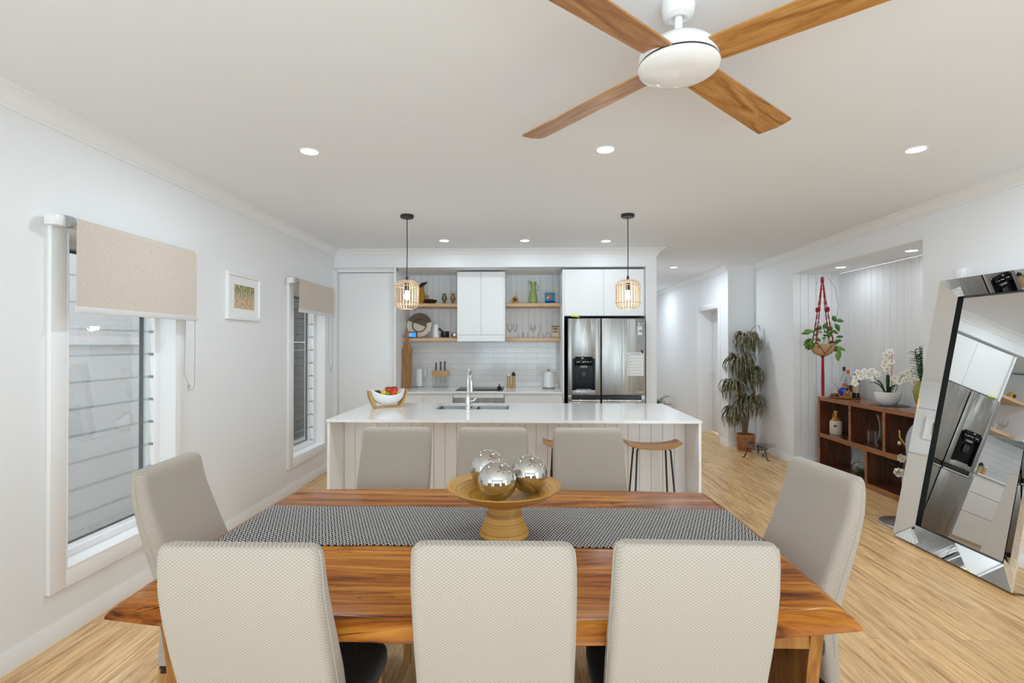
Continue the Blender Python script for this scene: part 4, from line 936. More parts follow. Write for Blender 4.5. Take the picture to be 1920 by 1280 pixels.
for y in (SYb - .04, SYa):
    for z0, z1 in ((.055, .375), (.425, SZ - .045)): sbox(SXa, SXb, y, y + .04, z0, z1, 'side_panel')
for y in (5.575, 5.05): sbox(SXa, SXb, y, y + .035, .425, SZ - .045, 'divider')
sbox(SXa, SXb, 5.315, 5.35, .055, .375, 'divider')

def vessel(name, label, cat, loc, prof, m, seg=32, group=None, extra=None):
    t = thing(name, label, cat, loc, 0, group)
    MB().lathe(prof, seg).build('body', m, t, angle=40); return t
# tray with bottles
t = thing('round_tray', 'round tray with a pale rim under the liquor bottles', 'tray', (3.645, 5.975, SZ)); MB().lathe([(0, 0), (.15, 0), (.158, .008), (.155, .012), (.148, .008), (0, .006)], 40).build('tray', 'black', t); MB().lathe([(.152, .008), (.158, .008), (.160, .013), (.154, .013), (.152, .008)], 40).build('rim', 'gold', t)
TZ = SZ + .0085
def hollow(pr, th=.003): return pr + [(max(0, r - th), z) for r, z in reversed(pr)][:-1] + [(0, pr[0][1] + th)]
t = vessel('whisky_decanter', 'cut crystal decanter with a ball stopper on the tray', 'decanter', (3.565, 6.04, TZ), [(0, .001), (.045, .001), (.05, .01), (.05, .09), (.042, .115), (.02, .128), (.017, .15), (.024, .155)], 'crystal', 12)
MB().lathe([(0, .004), (.042, .004), (.044, .04), (0, .04)], 12).build('liquor', 'ambercontent', t); MB().lathe([(0, .14), (.012, .145), (.012, .16), (.024, .175), (.028, .195), (.02, .215), (0, .222)], 12).build('stopper', 'crystal', t)
def bottle(label, loc, h, r, glass_m, cap_m, liq=None, shoulder=.62, lab=None):
    t = thing('liquor_bottle', label, 'bottle', loc)
    MB().lathe([(0, 0), (r, 0), (r, h * shoulder), (r * .75, h * (shoulder + .08)), (.014, h * (shoulder + .16)), (.013, h * .88), (0, h * .88)], 24).build('glass_body', glass_m, t)
    MB().lathe([(0, h * .86), (.0155, h * .86), (.0155, h), (0, h)], 20).build('cap', cap_m, t)
    if liq: MB().lathe([(0, .004), (r - .003, .004), (r - .003, h * liq), (0, h * liq)], 24).build('liquor', 'ambercontent', t)
    if lab: MB().lathe([(r + .0006, h * .2), (r + .0006, h * .5)], 24).build('bottle_label', lab, t)
    return t
bottle('tall clear bottle with a black cap at the back of the tray', (3.70, 6.075, TZ), .345, .032, 'glass', 'black', lab='paper')
bottle('round shouldered clear bottle with an orange cap on the tray', (3.69, 5.985, TZ), .31, .038, 'glass', 'orange', .45)
bottle('dark bottle with a black cap behind the orange capped bottle', (3.755, 5.95, TZ), .30, .036, 'brownglaze', 'black')
bottle('dark green bottle with a black cap at the right of the tray', (3.72, 5.885, TZ), .30, .034, 'brownglaze', 'black', lab='kraft')
t = thing('round_bottle', 'cobalt blue round flask bottle with an orange rim on the tray', 'bottle', (3.60, 5.925, TZ), math.radians(-35))
mm = Matrix.Translation((0, 0, .072)) @ Matrix.Rotation(PI / 2, 4, 'X')
MB().lathe([(0, -.02), (.05, -.018), (.062, -.006), (.062, .006), (.05, .018), (0, .02)], 32, mtx=mm).build('glass_body', 'terracotta', t)
MB().lathe([(0, .018), (.044, .018), (.05, .02), (.044, .030), (.02, .036), (0, .037)], 32, mtx=mm).build('blue_panel', 'cobalt', t)
MB().tube([(0, 0, .13), (0, 0, .165)], .014, 16).build('neck', 'orange', t); MB().box(-.03, .03, -.016, .016, 0, .02, .004).build('foot', 'orange', t)
t = thing('round_bottle', 'small round amber flask bottle beside the cobalt blue one', 'bottle', (3.60, 5.845, TZ), math.radians(-35))
mm = Matrix.Translation((0, 0, .045)) @ Matrix.Rotation(PI / 2, 4, 'X')
MB().lathe([(0, -.012), (.03, -.01), (.038, 0), (.03, .01), (0, .012)], 24, mtx=mm).build('glass_body', 'ambercontent', t); MB().lathe([(.034, .004), (.04, .004), (.04, .012), (.034, .012), (.034, .004)], 24, mtx=mm).build('rim', 'gold', t); MB().tube([(0, 0, .08), (0, 0, .125)], .009, 12).build('neck', 'black', t)

# placemat and orchid
tag(MB().lathe([(0, 0), (.168, 0), (.170, .002), (.168, .004), (0, .004)], 48).build('round_placemat', 'black', loc=(3.64, 5.25, SZ)), 'round black placemat under the orchid pot', 'placemat')
orc = thing('potted_orchid', 'white flowering orchid in a white bowl on the black placemat', 'orchid', (3.64, 5.27, SZ + .0045))
MB().lathe([(0, 0), (.06, 0), (.085, .02), (.105, .06), (.115, .105), (.118, .132), (.112, .132), (.104, .11), (0, .105)], 40).build('pot', 'white_gloss', orc)
MB().lathe([(0, .115), (.105, .11)], 24).build('potting_mix', 'soil', orc)
def flower(q1, q2, c, r, nrm, roll=0):
    n = Vector(nrm).normalized(); a = n.orthogonal().normalized(); b = n.cross(a); c = Vector(c)
    for k in range(5):
        an = roll + k * 2 * PI / 5; d = a * math.cos(an) + b * math.sin(an); sd = n.cross(d); wd = r * (.48 if k in (1, 4) else .34)
        q1.ribbon([c, c + d * r * .35 + n * .004, c + d * r * .75 + n * .004, c + d * r - n * .004], [r * .08, wd, wd * .9, r * .06], side=sd, fold=.15)
    q2.sphere(c + n * .006, r * .2, 8)
nf = [0]
def spray(stem_pts, centres, name='flower_stem'):
    MB().tube(stem_pts, .0025, 6).build(name, 'leaf', orc)
    for c in centres:
        q1 = MB(); q2 = MB(); flower(q1, q2, c, random.uniform(.036, .044), (-.8 + random.uniform(-.3, .3), -1, random.uniform(-.2, .3)), random.random() * 6)
        o = q1.build('flower', 'petal', orc, normals=False); q2.build('flower_centre', 'yellow', o)
# local x to the right in the photo is about (+x,-y); e = picture-right direction on the shelf
def E_(a, z, d=0): return (a * .55 + d, -a * .84 + d * .0, z)
spray([(0, 0, .11), E_(.0, .25), E_(.005, .42), E_(.03, .5)], [E_(-.01, .36), E_(.02, .40), E_(-.02, .43), E_(.015, .465), E_(-.015, .50), E_(.02, .53), E_(-.03, .395), E_(.035, .435)])
spray([E_(-.02, .11), E_(-.07, .2), E_(-.13, .3), E_(-.24, .31), E_(-.3, .25)], [E_(-.09, .30), E_(-.14, .33), E_(-.17, .28), E_(-.21, .325), E_(-.24, .27), E_(-.27, .31), E_(-.29, .25), E_(-.30, .20), E_(-.12, .26)])
spray([E_(.03, .11), E_(.07, .2), E_(.13, .3), E_(.22, .32), E_(.28, .27)], [E_(.06, .27), E_(.10, .24), E_(.12, .30), E_(.16, .26), E_(.17, .33), E_(.21, .30), E_(.225, .24), E_(.25, .29), E_(.20, .35)])
MB().tube([E_(.035, .11), E_(.04, .45), E_(.038, .53)], .003, 6).build('support_stake', 'orange', orc)
MB().tube([E_(.06, .11), E_(.1, .24)], .003, 6).build('support_stake', 'bark', orc)
for (a0, a1, z1, wd) in ((-.01, -.16, .22, .024), (-.02, -.12, .25, .022), (.0, -.0, .30, .018), (.0, .09, .20, .03), (.02, .05, .17, .035)):
    q = MB(); q.ribbon([E_(a0, .11), E_(a0 + (a1 - a0) * .4, .11 + (z1 - .11) * .7), E_(a0 + (a1 - a0) * .8, z1), E_(a1, z1 - .01)], [.012, wd, wd * .9, .002], fold=.3); q.build('leaf', 'leafdark', orc, solid=.002)
# olive vase with leafy stems
t = vessel('tall_vase', 'olive green glass vase of leafy stems beside the orchid', 'vase', (3.67, 4.845, SZ), [(0, 0), (.035, 0), (.045, .03), (.07, .11), (.078, .17), (.068, .22), (.05, .25), (.045, .27), (.042, .27), (.046, .25), (.0, .1)], 'yellowgreen')
q = MB(); random.seed(3); st_ = MB()
for s_ in range(5):
    bx, by = random.uniform(-.04, .02), random.uniform(-.03, .09); top = random.uniform(.48, .60)
    st_.tube([(0, 0, .2), (bx * .6, by * .6, .35), (bx, by, top)], .004, 6)
    for k in range(13):
        z = .29 + (top - .29) * k / 12; f = (z - .2) / (top - .2); a = random.random() * 6.28; ln = random.uniform(.06, .085); c = Vector((bx * f, by * f, z)); d = Vector((math.cos(a), math.sin(a), .45))
        q.ribbon([c, c + d * ln * .4, c + d * ln * .8 - Vector((0, 0, .008)), c + d * ln - Vector((0, 0, .02))], [.003, .013, .010, .001], fold=.2)
q.build('foliage', 'leaf', t, solid=.001); st_.build('stem', 'leafdark', t)
# jugs, vase, tumbler and terrarium in the cells
MZ = .4255
def jug(label, loc, s, m, top):
    t = thing('stoneware_jug', label, 'jug', loc)
    MB().lathe([(0, 0), (.052 * s, 0), (.056 * s, .01 * s), (.056 * s, .125 * s), (.048 * s, .14 * s)], 32).build('body', m, t)
    MB().lathe([(.048 * s, .139 * s), (.035 * s, .16 * s), (.018 * s, .178 * s), (.016 * s, .2 * s), (.021 * s, .205 * s), (0, .205 * s)], 32).build('shoulder', top, t)
    MB().tube([(0, .018 * s, .195 * s), (0, .05 * s, .2 * s), (0, .055 * s, .175 * s), (0, .043 * s, .152 * s)], .006 * s, 8).build('handle', top, t)
    return t
t = jug('cream and brown stoneware jug with a cork in the top left shelf cell', (3.585, 6.045, MZ), 1.12, 'stoneware', 'caramel')
MB().lathe([(0, .22), (.014, .22), (.014, .238), (.02, .24), (.023, .258), (.016, .27), (0, .272)], 20).build('cork', 'terracotta', t); MB().sphere((0, 0, 0), .012, 12, (1.6, .1, .9), Matrix.Translation((-.036, -.052, .1)) @ Matrix.Rotation(math.radians(-35), 4, 'Z')).build('jug_mark', 'ink', t)
jug('grey stoneware jug right of the corked jug', (3.69, 5.80, MZ), .98, 'greyware', 'greyware')
tag(MB().lathe([(0, .002), (.035, .002), (.04, .01), (.036, .03), (.03, .035), (0, .037)], 20).build('small_glass_dish', 'crystal', loc=(3.52, 5.66, MZ)), 'small clear glass dish at the front of the top left cell', 'dish')
vessel('crystal_vase', 'tall flared cut crystal vase in the top middle cell', 'vase', (3.62, 5.33, MZ), [(0, .002), (.05, .002), (.062, .03), (.058, .06), (.035, .11), (.022, .16), (.024, .22), (.040, .29), (.05, .32), (.047, .32), (.03, .26), (.018, .2), (.018, .15), (.03, .1), (0, .03)], 'crystal', 14)
vessel('crystal_tumbler', 'cut crystal tumbler left of the crystal vase', 'glass', (3.60, 5.45, MZ), [(0, .002), (.036, .002), (.04, .02), (.044, .135), (.040, .135), (.036, .02), (0, .015)], 'crystal', 14)
t = vessel('glass_terrarium', 'round glass bowl holding small succulents in the bottom shelf cell', 'terrarium', (3.60, 5.60, .056), [(0, .001), (.05, .001), (.085, .03), (.1, .07), (.095, .11), (.07, .14), (.067, .14), (.09, .11), (.095, .07), (.08, .033), (.05, .006), (0, .006)], 'glass')
MB().lathe([(0, .01), (.06, .012), (.08, .035), (0, .04)], 24).build('gravel', 'onyx', t)
q = MB(); random.seed(5)
for k in range(26):
    a = random.random() * 6.28; r_ = random.uniform(0, .06); c = Vector((r_ * math.cos(a), r_ * math.sin(a), .038)); d = Vector((math.cos(a * 3), math.sin(a * 3), 1.3)); q.ribbon([c, c + d * .02, c + d * .035], [.004, .007, .001])
q.build('succulents', 'leaf', t, solid=.001)
# magnolia stems behind the grey chair
t = thing('magnolia_vase', 'dark vase of white magnolia stems behind the grey chair', 'flower arrangement', (3.50, 4.60, .0555))
MB().lathe([(0, 0), (.04, 0), (.055, .06), (.03, .16), (.028, .2), (0, .2)], 24).build('vase', 'brownglaze', t)
def mag(c, nrm, r=.05):
    q1 = MB(); q2 = MB(); n = Vector(nrm).normalized(); a = n.orthogonal().normalized(); b = n.cross(a); c = Vector(c)
    for k in range(7):
        an = k * 2 * PI / 7; d = a * math.cos(an) + b * math.sin(an); l = r * (1 if k % 2 else .85)
        q1.ribbon([c, c + d * l * .5 + n * .01, c + d * l * .75 + n * .035, c + d * l * .6 + n * .06], [r * .12, r * .4, r * .36, r * .06], side=n.cross(d), fold=.2)
    q2.sphere(c + n * .02, r * .2, 8, (1, 1, 1.6)); o = q1.build('flower', 'petal', t, normals=False, solid=.001); q2.build('flower_centre', 'yellow', o)
mag((-.265, -.05, .315), (-.5, -.7, -.4)); mag((-.235, -.05, .41), (-.5, -.6, .3), .045); mag((-.22, -.05, .27), (-.3, -.9, -.2), .035)
q = MB(); q.tube([(0, 0, .18), (-.12, -.03, .33), (-.26, -.05, .325)], .004, 6); q.tube([(0, 0, .18), (-.15, -.03, .42), (-.23, -.05, .41)], .004, 6); q.tube([(0, 0, .18), (-.18, -.04, .5), (-.255, -.05, .6), (-.258, -.05, .66)], .005, 6); q.build('stem', 'yellow', t)
MB().sphere((-.258, -.05, .55), .014, 10, (1, 1, 1.3)).build('bud', 'stoneware', t)
q = MB(); q.ribbon([(-.25, -.05, .325), (-.29, -.04, .36), (-.33, -.03, .37)], [.004, .016, .002]); q.ribbon([(-.25, -.05, .325), (-.22, -.08, .345), (-.19, -.1, .34)], [.004, .016, .002]); q.build('leaf', 'leafdark', t, solid=.001)

# grey round backed chair behind the mirror
t = thing('swivel_chair', 'silver grey round backed chair on a disc base, half hidden behind the mirror', 'chair', (3.075, 4.25, 0))
MB().lathe([(0, 0), (.178, 0), (.182, .006), (.178, .014), (.06, .03), (0, .03)], 48).build('base_disc', 'alu', t); MB().tube([(0, 0, .02), (0, 0, .4)], .025, 20).build('pedestal', 'alu', t)
q = MB(); q.lathe([(0, .38), (.05, .38), (.07, .41), (.07, .45), (.05, .475), (0, .48)], 40, (.045, -.06, 0)); q.build('seat', 'greyvelvet', t)
# arched back: rounded panel facing -x
q = MB(); pr = [(-.13, .16)]
for i in range(17): a = PI * i / 16; pr.append((-.015 - .175 * math.cos(a), .62 + .205 * math.sin(a)))
pr.append((.10, .16)); q.prism(pr, 'x', .115, .15); q.build('backrest', 'greyvelvet', t, angle=50)
MB().tube([(.132, y, z) for y, z in pr], .012, 8, closed=False).build('studded_trim', 'grey', t)

# ------------------------------------------------------------------ HANGING PLANT
hp_ = thing('hanging_planter', 'trailing plant in a red macrame hanger with a long tassel', 'hanging plant', (3.385, 5.95, 0))
MB().tube([(.01, 0, NZ), (.01, 0, 2.285), (.02, 0, 2.27), (.01, 0, 2.26), (.002, 0, 2.27)], .0025, 6).build('ceiling_hook', 'alu', hp_)
MB().tube([(.012 * math.cos(a * PI / 6) + .01, 0, 2.255 + .014 * math.sin(a * PI / 6)) for a in range(12)], .002, 6, closed=True).build('ring', 'alu', hp_)
MB().lathe([(0, 1.335), (.05, 1.337), (.095, 1.37), (.12, 1.42), (.128, 1.47), (.12, 1.47), (.11, 1.43), (0, 1.42)], 36).build('bowl', 'terracotta', hp_)
q = MB()
for k in range(4):
    a = k * PI / 2 + .5; c, s_ = math.cos(a), math.sin(a)
    for j in range(2):
        jj = (j - .5) * .012
        pts_ = []
        for i in range(30):
            f = i / 29; z = 2.235 - f * (2.235 - 1.475); r_ = .006 + .118 * f ** 1.25; tw = .006 * math.sin(f * 60 + j * PI) * (1 if f < .75 else .4)
            pts_.append((r_ * c - s_ * (tw + jj * f), r_ * s_ + c * (tw + jj * f), z))
        q.tube(pts_, .0042, 6)
    q.sphere((.065 * c, .065 * s_, 1.86), .016, 10, (1, 1, 2)); q.sphere((.008 * c, .008 * s_, 2.2), .013, 8, (1, 1, 3))
    for dd in (-.4, .4):
        q.tube([(.124 * c, .124 * s_, 1.478), (.128 * math.cos(a + dd), .128 * math.sin(a + dd), 1.43), (.09 * math.cos(a + dd * 1.9), .09 * math.sin(a + dd * 1.9), 1.365), (.02 * math.cos(a), .02 * math.sin(a), 1.33)], .0042, 6)
q.build('macrame_cords', 'red', hp_)
q = MB(); q.tube([(0, 0, 1.335), (0, 0, 1.30), (.0, 0, 1.1), (0, 0, .875)], [.02, .012, .017, .016], 12); q.build('tassel', 'red', hp_)
random.seed(11); q = MB(); q2 = MB(); sv = MB()
def leaf_at(qq, c, d, ln, wd):
    c = Vector(c); d = Vector(d).normalized(); qq.ribbon([c, c + d * ln * .3, c + d * ln * .7 - Vector((0, 0, ln * .05)), c + d * ln - Vector((0, 0, ln * .15))], [.004, wd, wd * .85, .001], fold=.15, side=d.cross(Vector((random.uniform(-.6, .1), -1, random.uniform(-.3, .5)))))
for k in range(46):
    a = random.random() * 6.28; r_ = random.uniform(.02, .15); z = 1.5 + random.uniform(-.09, .16) * (1.1 - r_ * 3)
    leaf_at(q if k % 3 else q2, (r_ * math.cos(a), r_ * math.sin(a), z), (math.cos(a) * .9, math.sin(a) * .9, random.uniform(-.5, .5)), random.uniform(.07, .11), random.uniform(.016, .024))
V1 = [(0, 0, 1.47), (.05, -.02, 1.6), (.10, -.03, 1.68), (.13, -.04, 1.74), (.155, -.04, 1.9), (.13, -.03, 2.1), (.05, -.01, 2.24)]
sv.tube(V1, .002, 6); sv.tube([(.05, -.02, 1.5), (.12, -.05, 1.55), (.13, -.06, 1.42), (.11, -.05, 1.33)], .0025, 6); sv.tube([(-.05, 0, 2.24), (-.075, 0, 2.1), (-.07, 0, 1.9)], .0015, 5)
for c, d in (((.125, -.03, 1.72), (-.3, 0, 1)), ((.125, -.04, 1.73), (1, 0, .1)), ((.12, -.04, 1.7), (.5, 0, -.9)), ((.01, 0, 1.64), (.3, 0, .6)), ((-.02, 0, 1.66), (-.5, 0, -.2)), ((.03, 0, 1.6), (.8, 0, .1))): leaf_at(q, c, d, .09, .024)
for c in ((.13, -.06, 1.45), (.14, -.06, 1.40), (.12, -.06, 1.36)): leaf_at(q2, c, (.2, -.1, -1), .08, .022)
q.build('foliage', 'leaf', hp_, solid=.001); q2.build('young_foliage', 'leaf2', hp_, solid=.001); sv.build('vine', 'bark', hp_)
MB().tube([(-.04, -.13, 1.40), (-.02, -.14, 1.47), (.0, -.13, 1.52), (-.02, -.1, 1.5)], .005, 6).build('young_shoot', 'rattan', hp_)

# ------------------------------------------------------------------ TALL STRAPPY PLANT
pl = thing('tall_potted_plant', 'tall strap leaved plant in tiers in a round wooden pot in the hall corner', 'potted plant', (3.04, 7.2, 0))
MB().lathe([(0, 0), (.105, 0), (.11, .01), (.12, .225), (.112, .225), (.108, .2), (0, .195)], 36).build('pot', 'potwood', pl); MB().lathe([(0, .2), (.109, .2)], 24).build('potting_mix', 'soil', pl)
heads = [(.035, 0, 1.50, .21, 80), (-.09, -.04, 1.20, .23, 85), (.09, .0, 1.02, .21, 80), (-.17, -.04, .84, .22, 65), (.04, -.05, .63, .23, 90), (-.15, -.06, .48, .21, 70)]
q = MB()
q.tube([(0, 0, .19), (.03, 0, .5), (.08, 0, .72), (.13, .02, .8), (.09, 0, .9), (.06, 0, 1.05), (.0, 0, 1.25), (.035, 0, 1.5)], [.022, .02, .018, .018, .018, .017, .016, .014], 10)
q.tube([(-.02, 0, .19), (-.05, 0, .5), (-.1, -.02, .8), (-.07, -.02, 1.17)], [.018, .016, .015, .013], 10); q.build('stem', 'bark', pl)
random.seed(21)
for hx_, hy_, hz_, R_, n_ in heads:
    q = MB()
    for k in range(n_):
        a = random.random() * 6.28; rr = R_ * random.uniform(.55, 1.05); up_ = random.uniform(.06, .17); dr_ = random.uniform(.12, .32); ca, sa = math.cos(a), math.sin(a)
        if hx_ * 1 + ca * rr > .2: rr *= .6
        if hy_ + sa * rr > .2: rr *= .8
        P_ = []; W_ = []
        for i in range(9):
            f = i / 8; r_ = rr * math.sin(min(1, f * 1.25) * PI / 2) * (1 - .25 * max(0, f - .75) * 4 * random.uniform(.3, 1)); z = up_ * math.sin(min(1, f * 2.2) * PI / 2) - dr_ * max(0, f - .3) ** 1.3 * 1.6
            P_.append((hx_ + ca * r_, hy_ + sa * r_, hz_ + z)); W_.append(.0135 * (1 - f ** 3) + .001)
        q.ribbon(P_, W_, fold=.25, side=(-sa, ca, .25))
    q.build('leaf_crown', 'straps', pl, solid=.0012)
q = MB()
for P_ in ([(.05, 0, 1.6), (.1, -.02, 1.7), (.17, -.03, 1.73), (.19, -.03, 1.66)], [(-.15, -.03, .85), (-.26, -.06, .95), (-.32, -.08, .84), (-.3, -.08, .68)], [(-.14, -.03, .5), (-.24, -.05, .62), (-.29, -.07, .56), (-.28, -.07, .44)], [(-.1, -.02, 1.2), (-.18, -.03, 1.33), (-.22, -.03, 1.34), (-.17, -.02, 1.24)]):
    q.ribbon(P_, [.012, .013, .011, .002], side=(.3, -1, .1))
q.build('stray_leaf', 'straps', pl, solid=.0012)
# glass bowl on iron stand
t = thing('glass_bowl_stand', 'wide clear glass bowl on a black iron stand on the floor by the tall plant', 'bowl', (2.98, 6.68, 0), .3)
MB().lathe([(0, .055), (.05, .06), (.075, .085), (.09, .12), (.14, .15), (.205, .175), (.205, .179), (.14, .155), (.085, .125), (.07, .09), (.045, .065), (0, .06)], 40).build('bowl', 'crystal', t)
q = MB(); q.lathe([(.105, .125), (.112, .125), (.112, .132), (.105, .132), (.105, .125)], 32)
for k in range(3):
    a = k * 2 * PI / 3 + .5; c, s_ = math.cos(a), math.sin(a); q.tube([(.108 * c, .108 * s_, .135), (.125 * c, .125 * s_, .12), (.145 * c, .145 * s_, .05), (.17 * c, .17 * s_, .004), (.19 * c, .19 * s_, .004)], .007, 8)
q.build('stand', 'blackmetal', t); MB().tube([(0, 0, .06), (0, 0, .175)], .012, 12).build('centre_post', 'black', t)
# hall items
t = thing('hall_fern', 'small fern in a pot on the hallway floor behind the island', 'potted plant', (2.56, 10.3, 0))
MB().lathe([(0, 0), (.08, 0), (.10, .16), (.09, .16), (0, .15)], 24).build('pot', 'terracotta', t)
q = MB(); random.seed(4)
for k in range(16):
    a = random.random() * 6.28; l = random.uniform(.18, .34); c, s_ = math.cos(a), math.sin(a); u_ = random.uniform(.12, .34)
    q.ribbon([(0, 0, .15), (c * l * .4, s_ * l * .4, .15 + u_ * .7), (c * l * .8, s_ * l * .8, .15 + u_), (c * l, s_ * l, .13 + u_)], [.006, .03, .022, .002], fold=.2)
q.build('fronds', 'leaf', t, solid=.001)
t = thing('candle_lantern', 'small white framed lantern on the hallway floor beside the fern', 'lantern', (2.76, 10.1, 0))
for sx in (-.06, .06):
    for sy in (-.06, .06): MB().box(sx - .008, sx + .008, sy - .008, sy + .008, 0, .30).build('post', 'white', t)
MB().box(-.07, .07, -.07, .07, .29, .31).build('top_plate', 'grey', t); MB().box(-.07, .07, -.07, .07, 0, .02).build('bottom_plate', 'grey', t); MB().tube([(0, 0, .02), (0, 0, .2)], .03, 20).build('candle', 'petal', t)

# ------------------------------------------------------------------ KITCHEN SMALL THINGS
BZ = .9005
t = thing('chopping_board', 'long timber paddle board leaning at the left end of the back bench', 'chopping board', (-1.503, 6.41, BZ), 0)
pr = [(-.060, 0), (.064, .012), (.062, .50), (.02, .60), (.018, .72), (.012, .735), (-.012, .735), (-.018, .72), (-.02, .60), (-.062, .50)]
q = MB(); q.prism(pr, 'y', -.012, .012, Matrix.Rotation(math.radians(-.6), 4, 'Y') @ Matrix.Rotation(math.radians(-3.2), 4, 'X')); q.build('board', 'board', t)
t = thing('paper_towel', 'white paper towel roll on a wire stand beside the chopping board', 'paper towel', (-1.405, 6.66, BZ))
MB().lathe([(0, 0), (.055, 0), (.055, .006), (0, .006)], 24).build('stand_base', 'alu', t); MB().tube([(0, 0, .006), (0, 0, .27), (.01, 0, .285), (0, 0, .3), (-.01, 0, .285), (0, 0, .27)], .003, 6).build('rod', 'alu', t); MB().lathe([(.012, .02), (.045, .02), (.045, .245), (.012, .245), (.012, .02)], 28).build('paper_roll', 'paper', t)
def outlet(x, z, label):
    t = thing('power_outlet', label, 'power outlet', (x, YN - .012, z)); MB().box(-.058, .058, -.009, 0, -.036, .036, .003).build('plate', 'white_plastic', t)
    for sx in (-.03, .03):
        MB().box(sx - .006, sx + .006, -.012, -.008, .016, .026, .001).build('switch', 'white', t)
        for a, b in ((-.008, .0), (.008, .0), (0, -.014)): MB().box(sx + a - .0015, sx + a + .0015, -.0096, -.0085, b - .004, b + .004).build('socket_slot', 'ink', t)
outlet(-1.305, 1.115, 'white power outlet on the tiles beside the chopping board'); outlet(.24, 1.12, 'white power outlet on the tiles behind the kettle')
MB().box(0, .001, 0, .001, 0, .001).bm.free()
t = thing('plug_adaptor', 'white plug adaptor in the left power outlet', 'plug', (-1.355, YN - .03, 1.09)); MB().box(-.025, .025, -.03, .018, -.06, .045, .006).build('housing', 'white_plastic', t)
kb = thing('knife_block', 'clear acrylic knife stand with a timber band', 'knife block', (-1.12, 6.66, BZ))
MB().box(-.10, .10, -.04, .04, .0, .22, .004).build('acrylic_body', 'glass', kb); MB().box(-.103, .103, -.043, .043, .145, .215, .004).build('timber_band', 'gold', kb)
for x, hgt in ((-.06, .33), (.0, .345), (.055, .35)):
    lb = {-.06: 'shortest black handled kitchen knife, at the left of the block', .0: 'black handled kitchen knife in the middle of the block', .055: 'black handled kitchen knife at the right of the block'}[x]
    t = thing('kitchen_knife', lb, 'knife', (-1.12 + x, 6.66, BZ + .22), 0, 'knives in the block'); MB().box(-.010, .010, -.008, .008, .01, hgt - .225, .004).build('handle', 'black', t)
    MB().loft([[(-.012, -.001, .01), (.010, -.001, .01), (.010, .001, .01), (-.012, .001, .01)], [(-.002, -.001, -.165), (.010, -.001, -.165), (.010, .001, -.165), (-.002, .001, -.165)]]).build('blade', 'steel', t)
    for z in (.035, .06, .085): MB().tube([(.0, -.0086, z), (.0, -.007, z)], .0022, 8).build('rivet', 'alu', t)
t = thing('cooktop', 'black glass cooktop set flush in the back bench', 'cooktop', (-.575, 6.46, BZ)); MB().box(-.29, .29, -.23, .23, 0, .005, .002).build('glass_plate', 'gloss_black', t)
for x, y, r in ((-.16, -.1, .08), (-.16, .11, .1), (.07, .1, .08), (.07, -.11, .1)): MB().lathe([(r - .002, .0052), (r, .0052)], 32, (x, y, 0)).build('ring_mark', 'grey', t)
q = vessel('salt_dish', 'small black lidded dish at the corner of the cooktop', 'dish', (-.338, 6.40, BZ + .006), [(0, 0), (.022, 0), (.03, .015), (.026, .03), (.012, .036), (.006, .05), (.01, .058), (0, .062)], 'black', 20)
for x, m1, m2, lb in ((-.232, 'gold', 'white_plastic', 'timber salt mill with a white top'), (-.168, 'terracotta', 'black', 'pale timber pepper mill with a black top')):
    t = thing('grinder_mill', lb, 'grinder', (x, 6.66, BZ)); MB().lathe([(0, 0), (.027, 0), (.028, .01), (.022, .07), (.020, .12), (.024, .155), (0, .155)], 24).build('body', m1, t); MB().lathe([(0, .156), (.024, .156), (.025, .185), (.016, .196), (.006, .2), (.007, .21), (0, .212)], 24).build('top', m2, t)
t = thing('electric_kettle', 'cream electric kettle with a tan handle on the back bench', 'kettle', (.285, 6.58, BZ))
MB().lathe([(0, 0), (.078, 0), (.08, .012), (0, .014)], 32).build('base_plate', 'grey', t); MB().lathe([(0, .014), (.075, .016), (.074, .04), (.062, .17), (.056, .205), (.04, .218), (0, .222)], 36).build('body', 'white_gloss', t); MB().lathe([(0, .221), (.012, .223), (.012, .235), (0, .238)], 16).build('lid_knob', 'black', t)
MB().tube([(.05, 0, .205), (.085, 0, .21), (.105, 0, .17), (.108, 0, .09), (.1, 0, .06)], .0085, 10).build('handle', 'rattan', t); MB().loft([[(-.056, -.016, .17), (-.056, .016, .17), (-.05, .0, .13)], [(-.085, -.006, .195), (-.085, .006, .195), (-.078, 0, .185)]]).build('spout', 'white_gloss', t)
# upper left shelf
US, LS = 1.9855, 1.5455
t = thing('glazed_pitcher', 'amber and brown glazed pitcher on the upper left oak shelf', 'pitcher', (-1.375, 6.70, US))
MB().lathe([(0, 0), (.055, 0), (.062, .02), (.064, .05), (.055, .10), (.035, .16), (.028, .2), (.03, .225), (.025, .225), (.02, .2), (0, .1)], 32).build('body', 'caramel', t)
MB().loft([[(-.03 + u, v, .215) for u, v in rrect(.06, .05, .02)], [(.0 + u, v, .255) for u, v in rrect(.075, .042, .018)], [(.035 + u, v, .29) for u, v in rrect(.07, .026, .012)], [(.075 + u, v, .30) for u, v in rrect(.02, .01, .004)]]).build('spout', 'brownglaze', t)
MB().tube([(.058, 0, .06), (.085, 0, .08), (.082, 0, .115), (.055, 0, .115)], .006, 8).build('handle', 'brownglaze', t)
t = thing('glazed_dish', 'amber and dark brown glazed dish in front of the pitcher', 'dish', (-1.24, 6.565, US)); MB().lathe([(0, 0), (.05, 0), (.078, .02), (.09, .05), (.084, .05), (.07, .025), (0, .012)], 32).build('dish', 'brownglaze', t); MB().lathe([(0, .03), (.045, .032), (.062, .058), (.058, .06), (0, .05)], 24, (-.02, 0, 0)).build('bowl_insert', 'caramel', t)
vp = [(0, 0), (.032, 0), (.034, .006), (.014, .018), (.016, .03), (.034, .06), (.036, .085), (.022, .115), (.02, .125), (.03, .135), (.024, .135), (0, .1)]
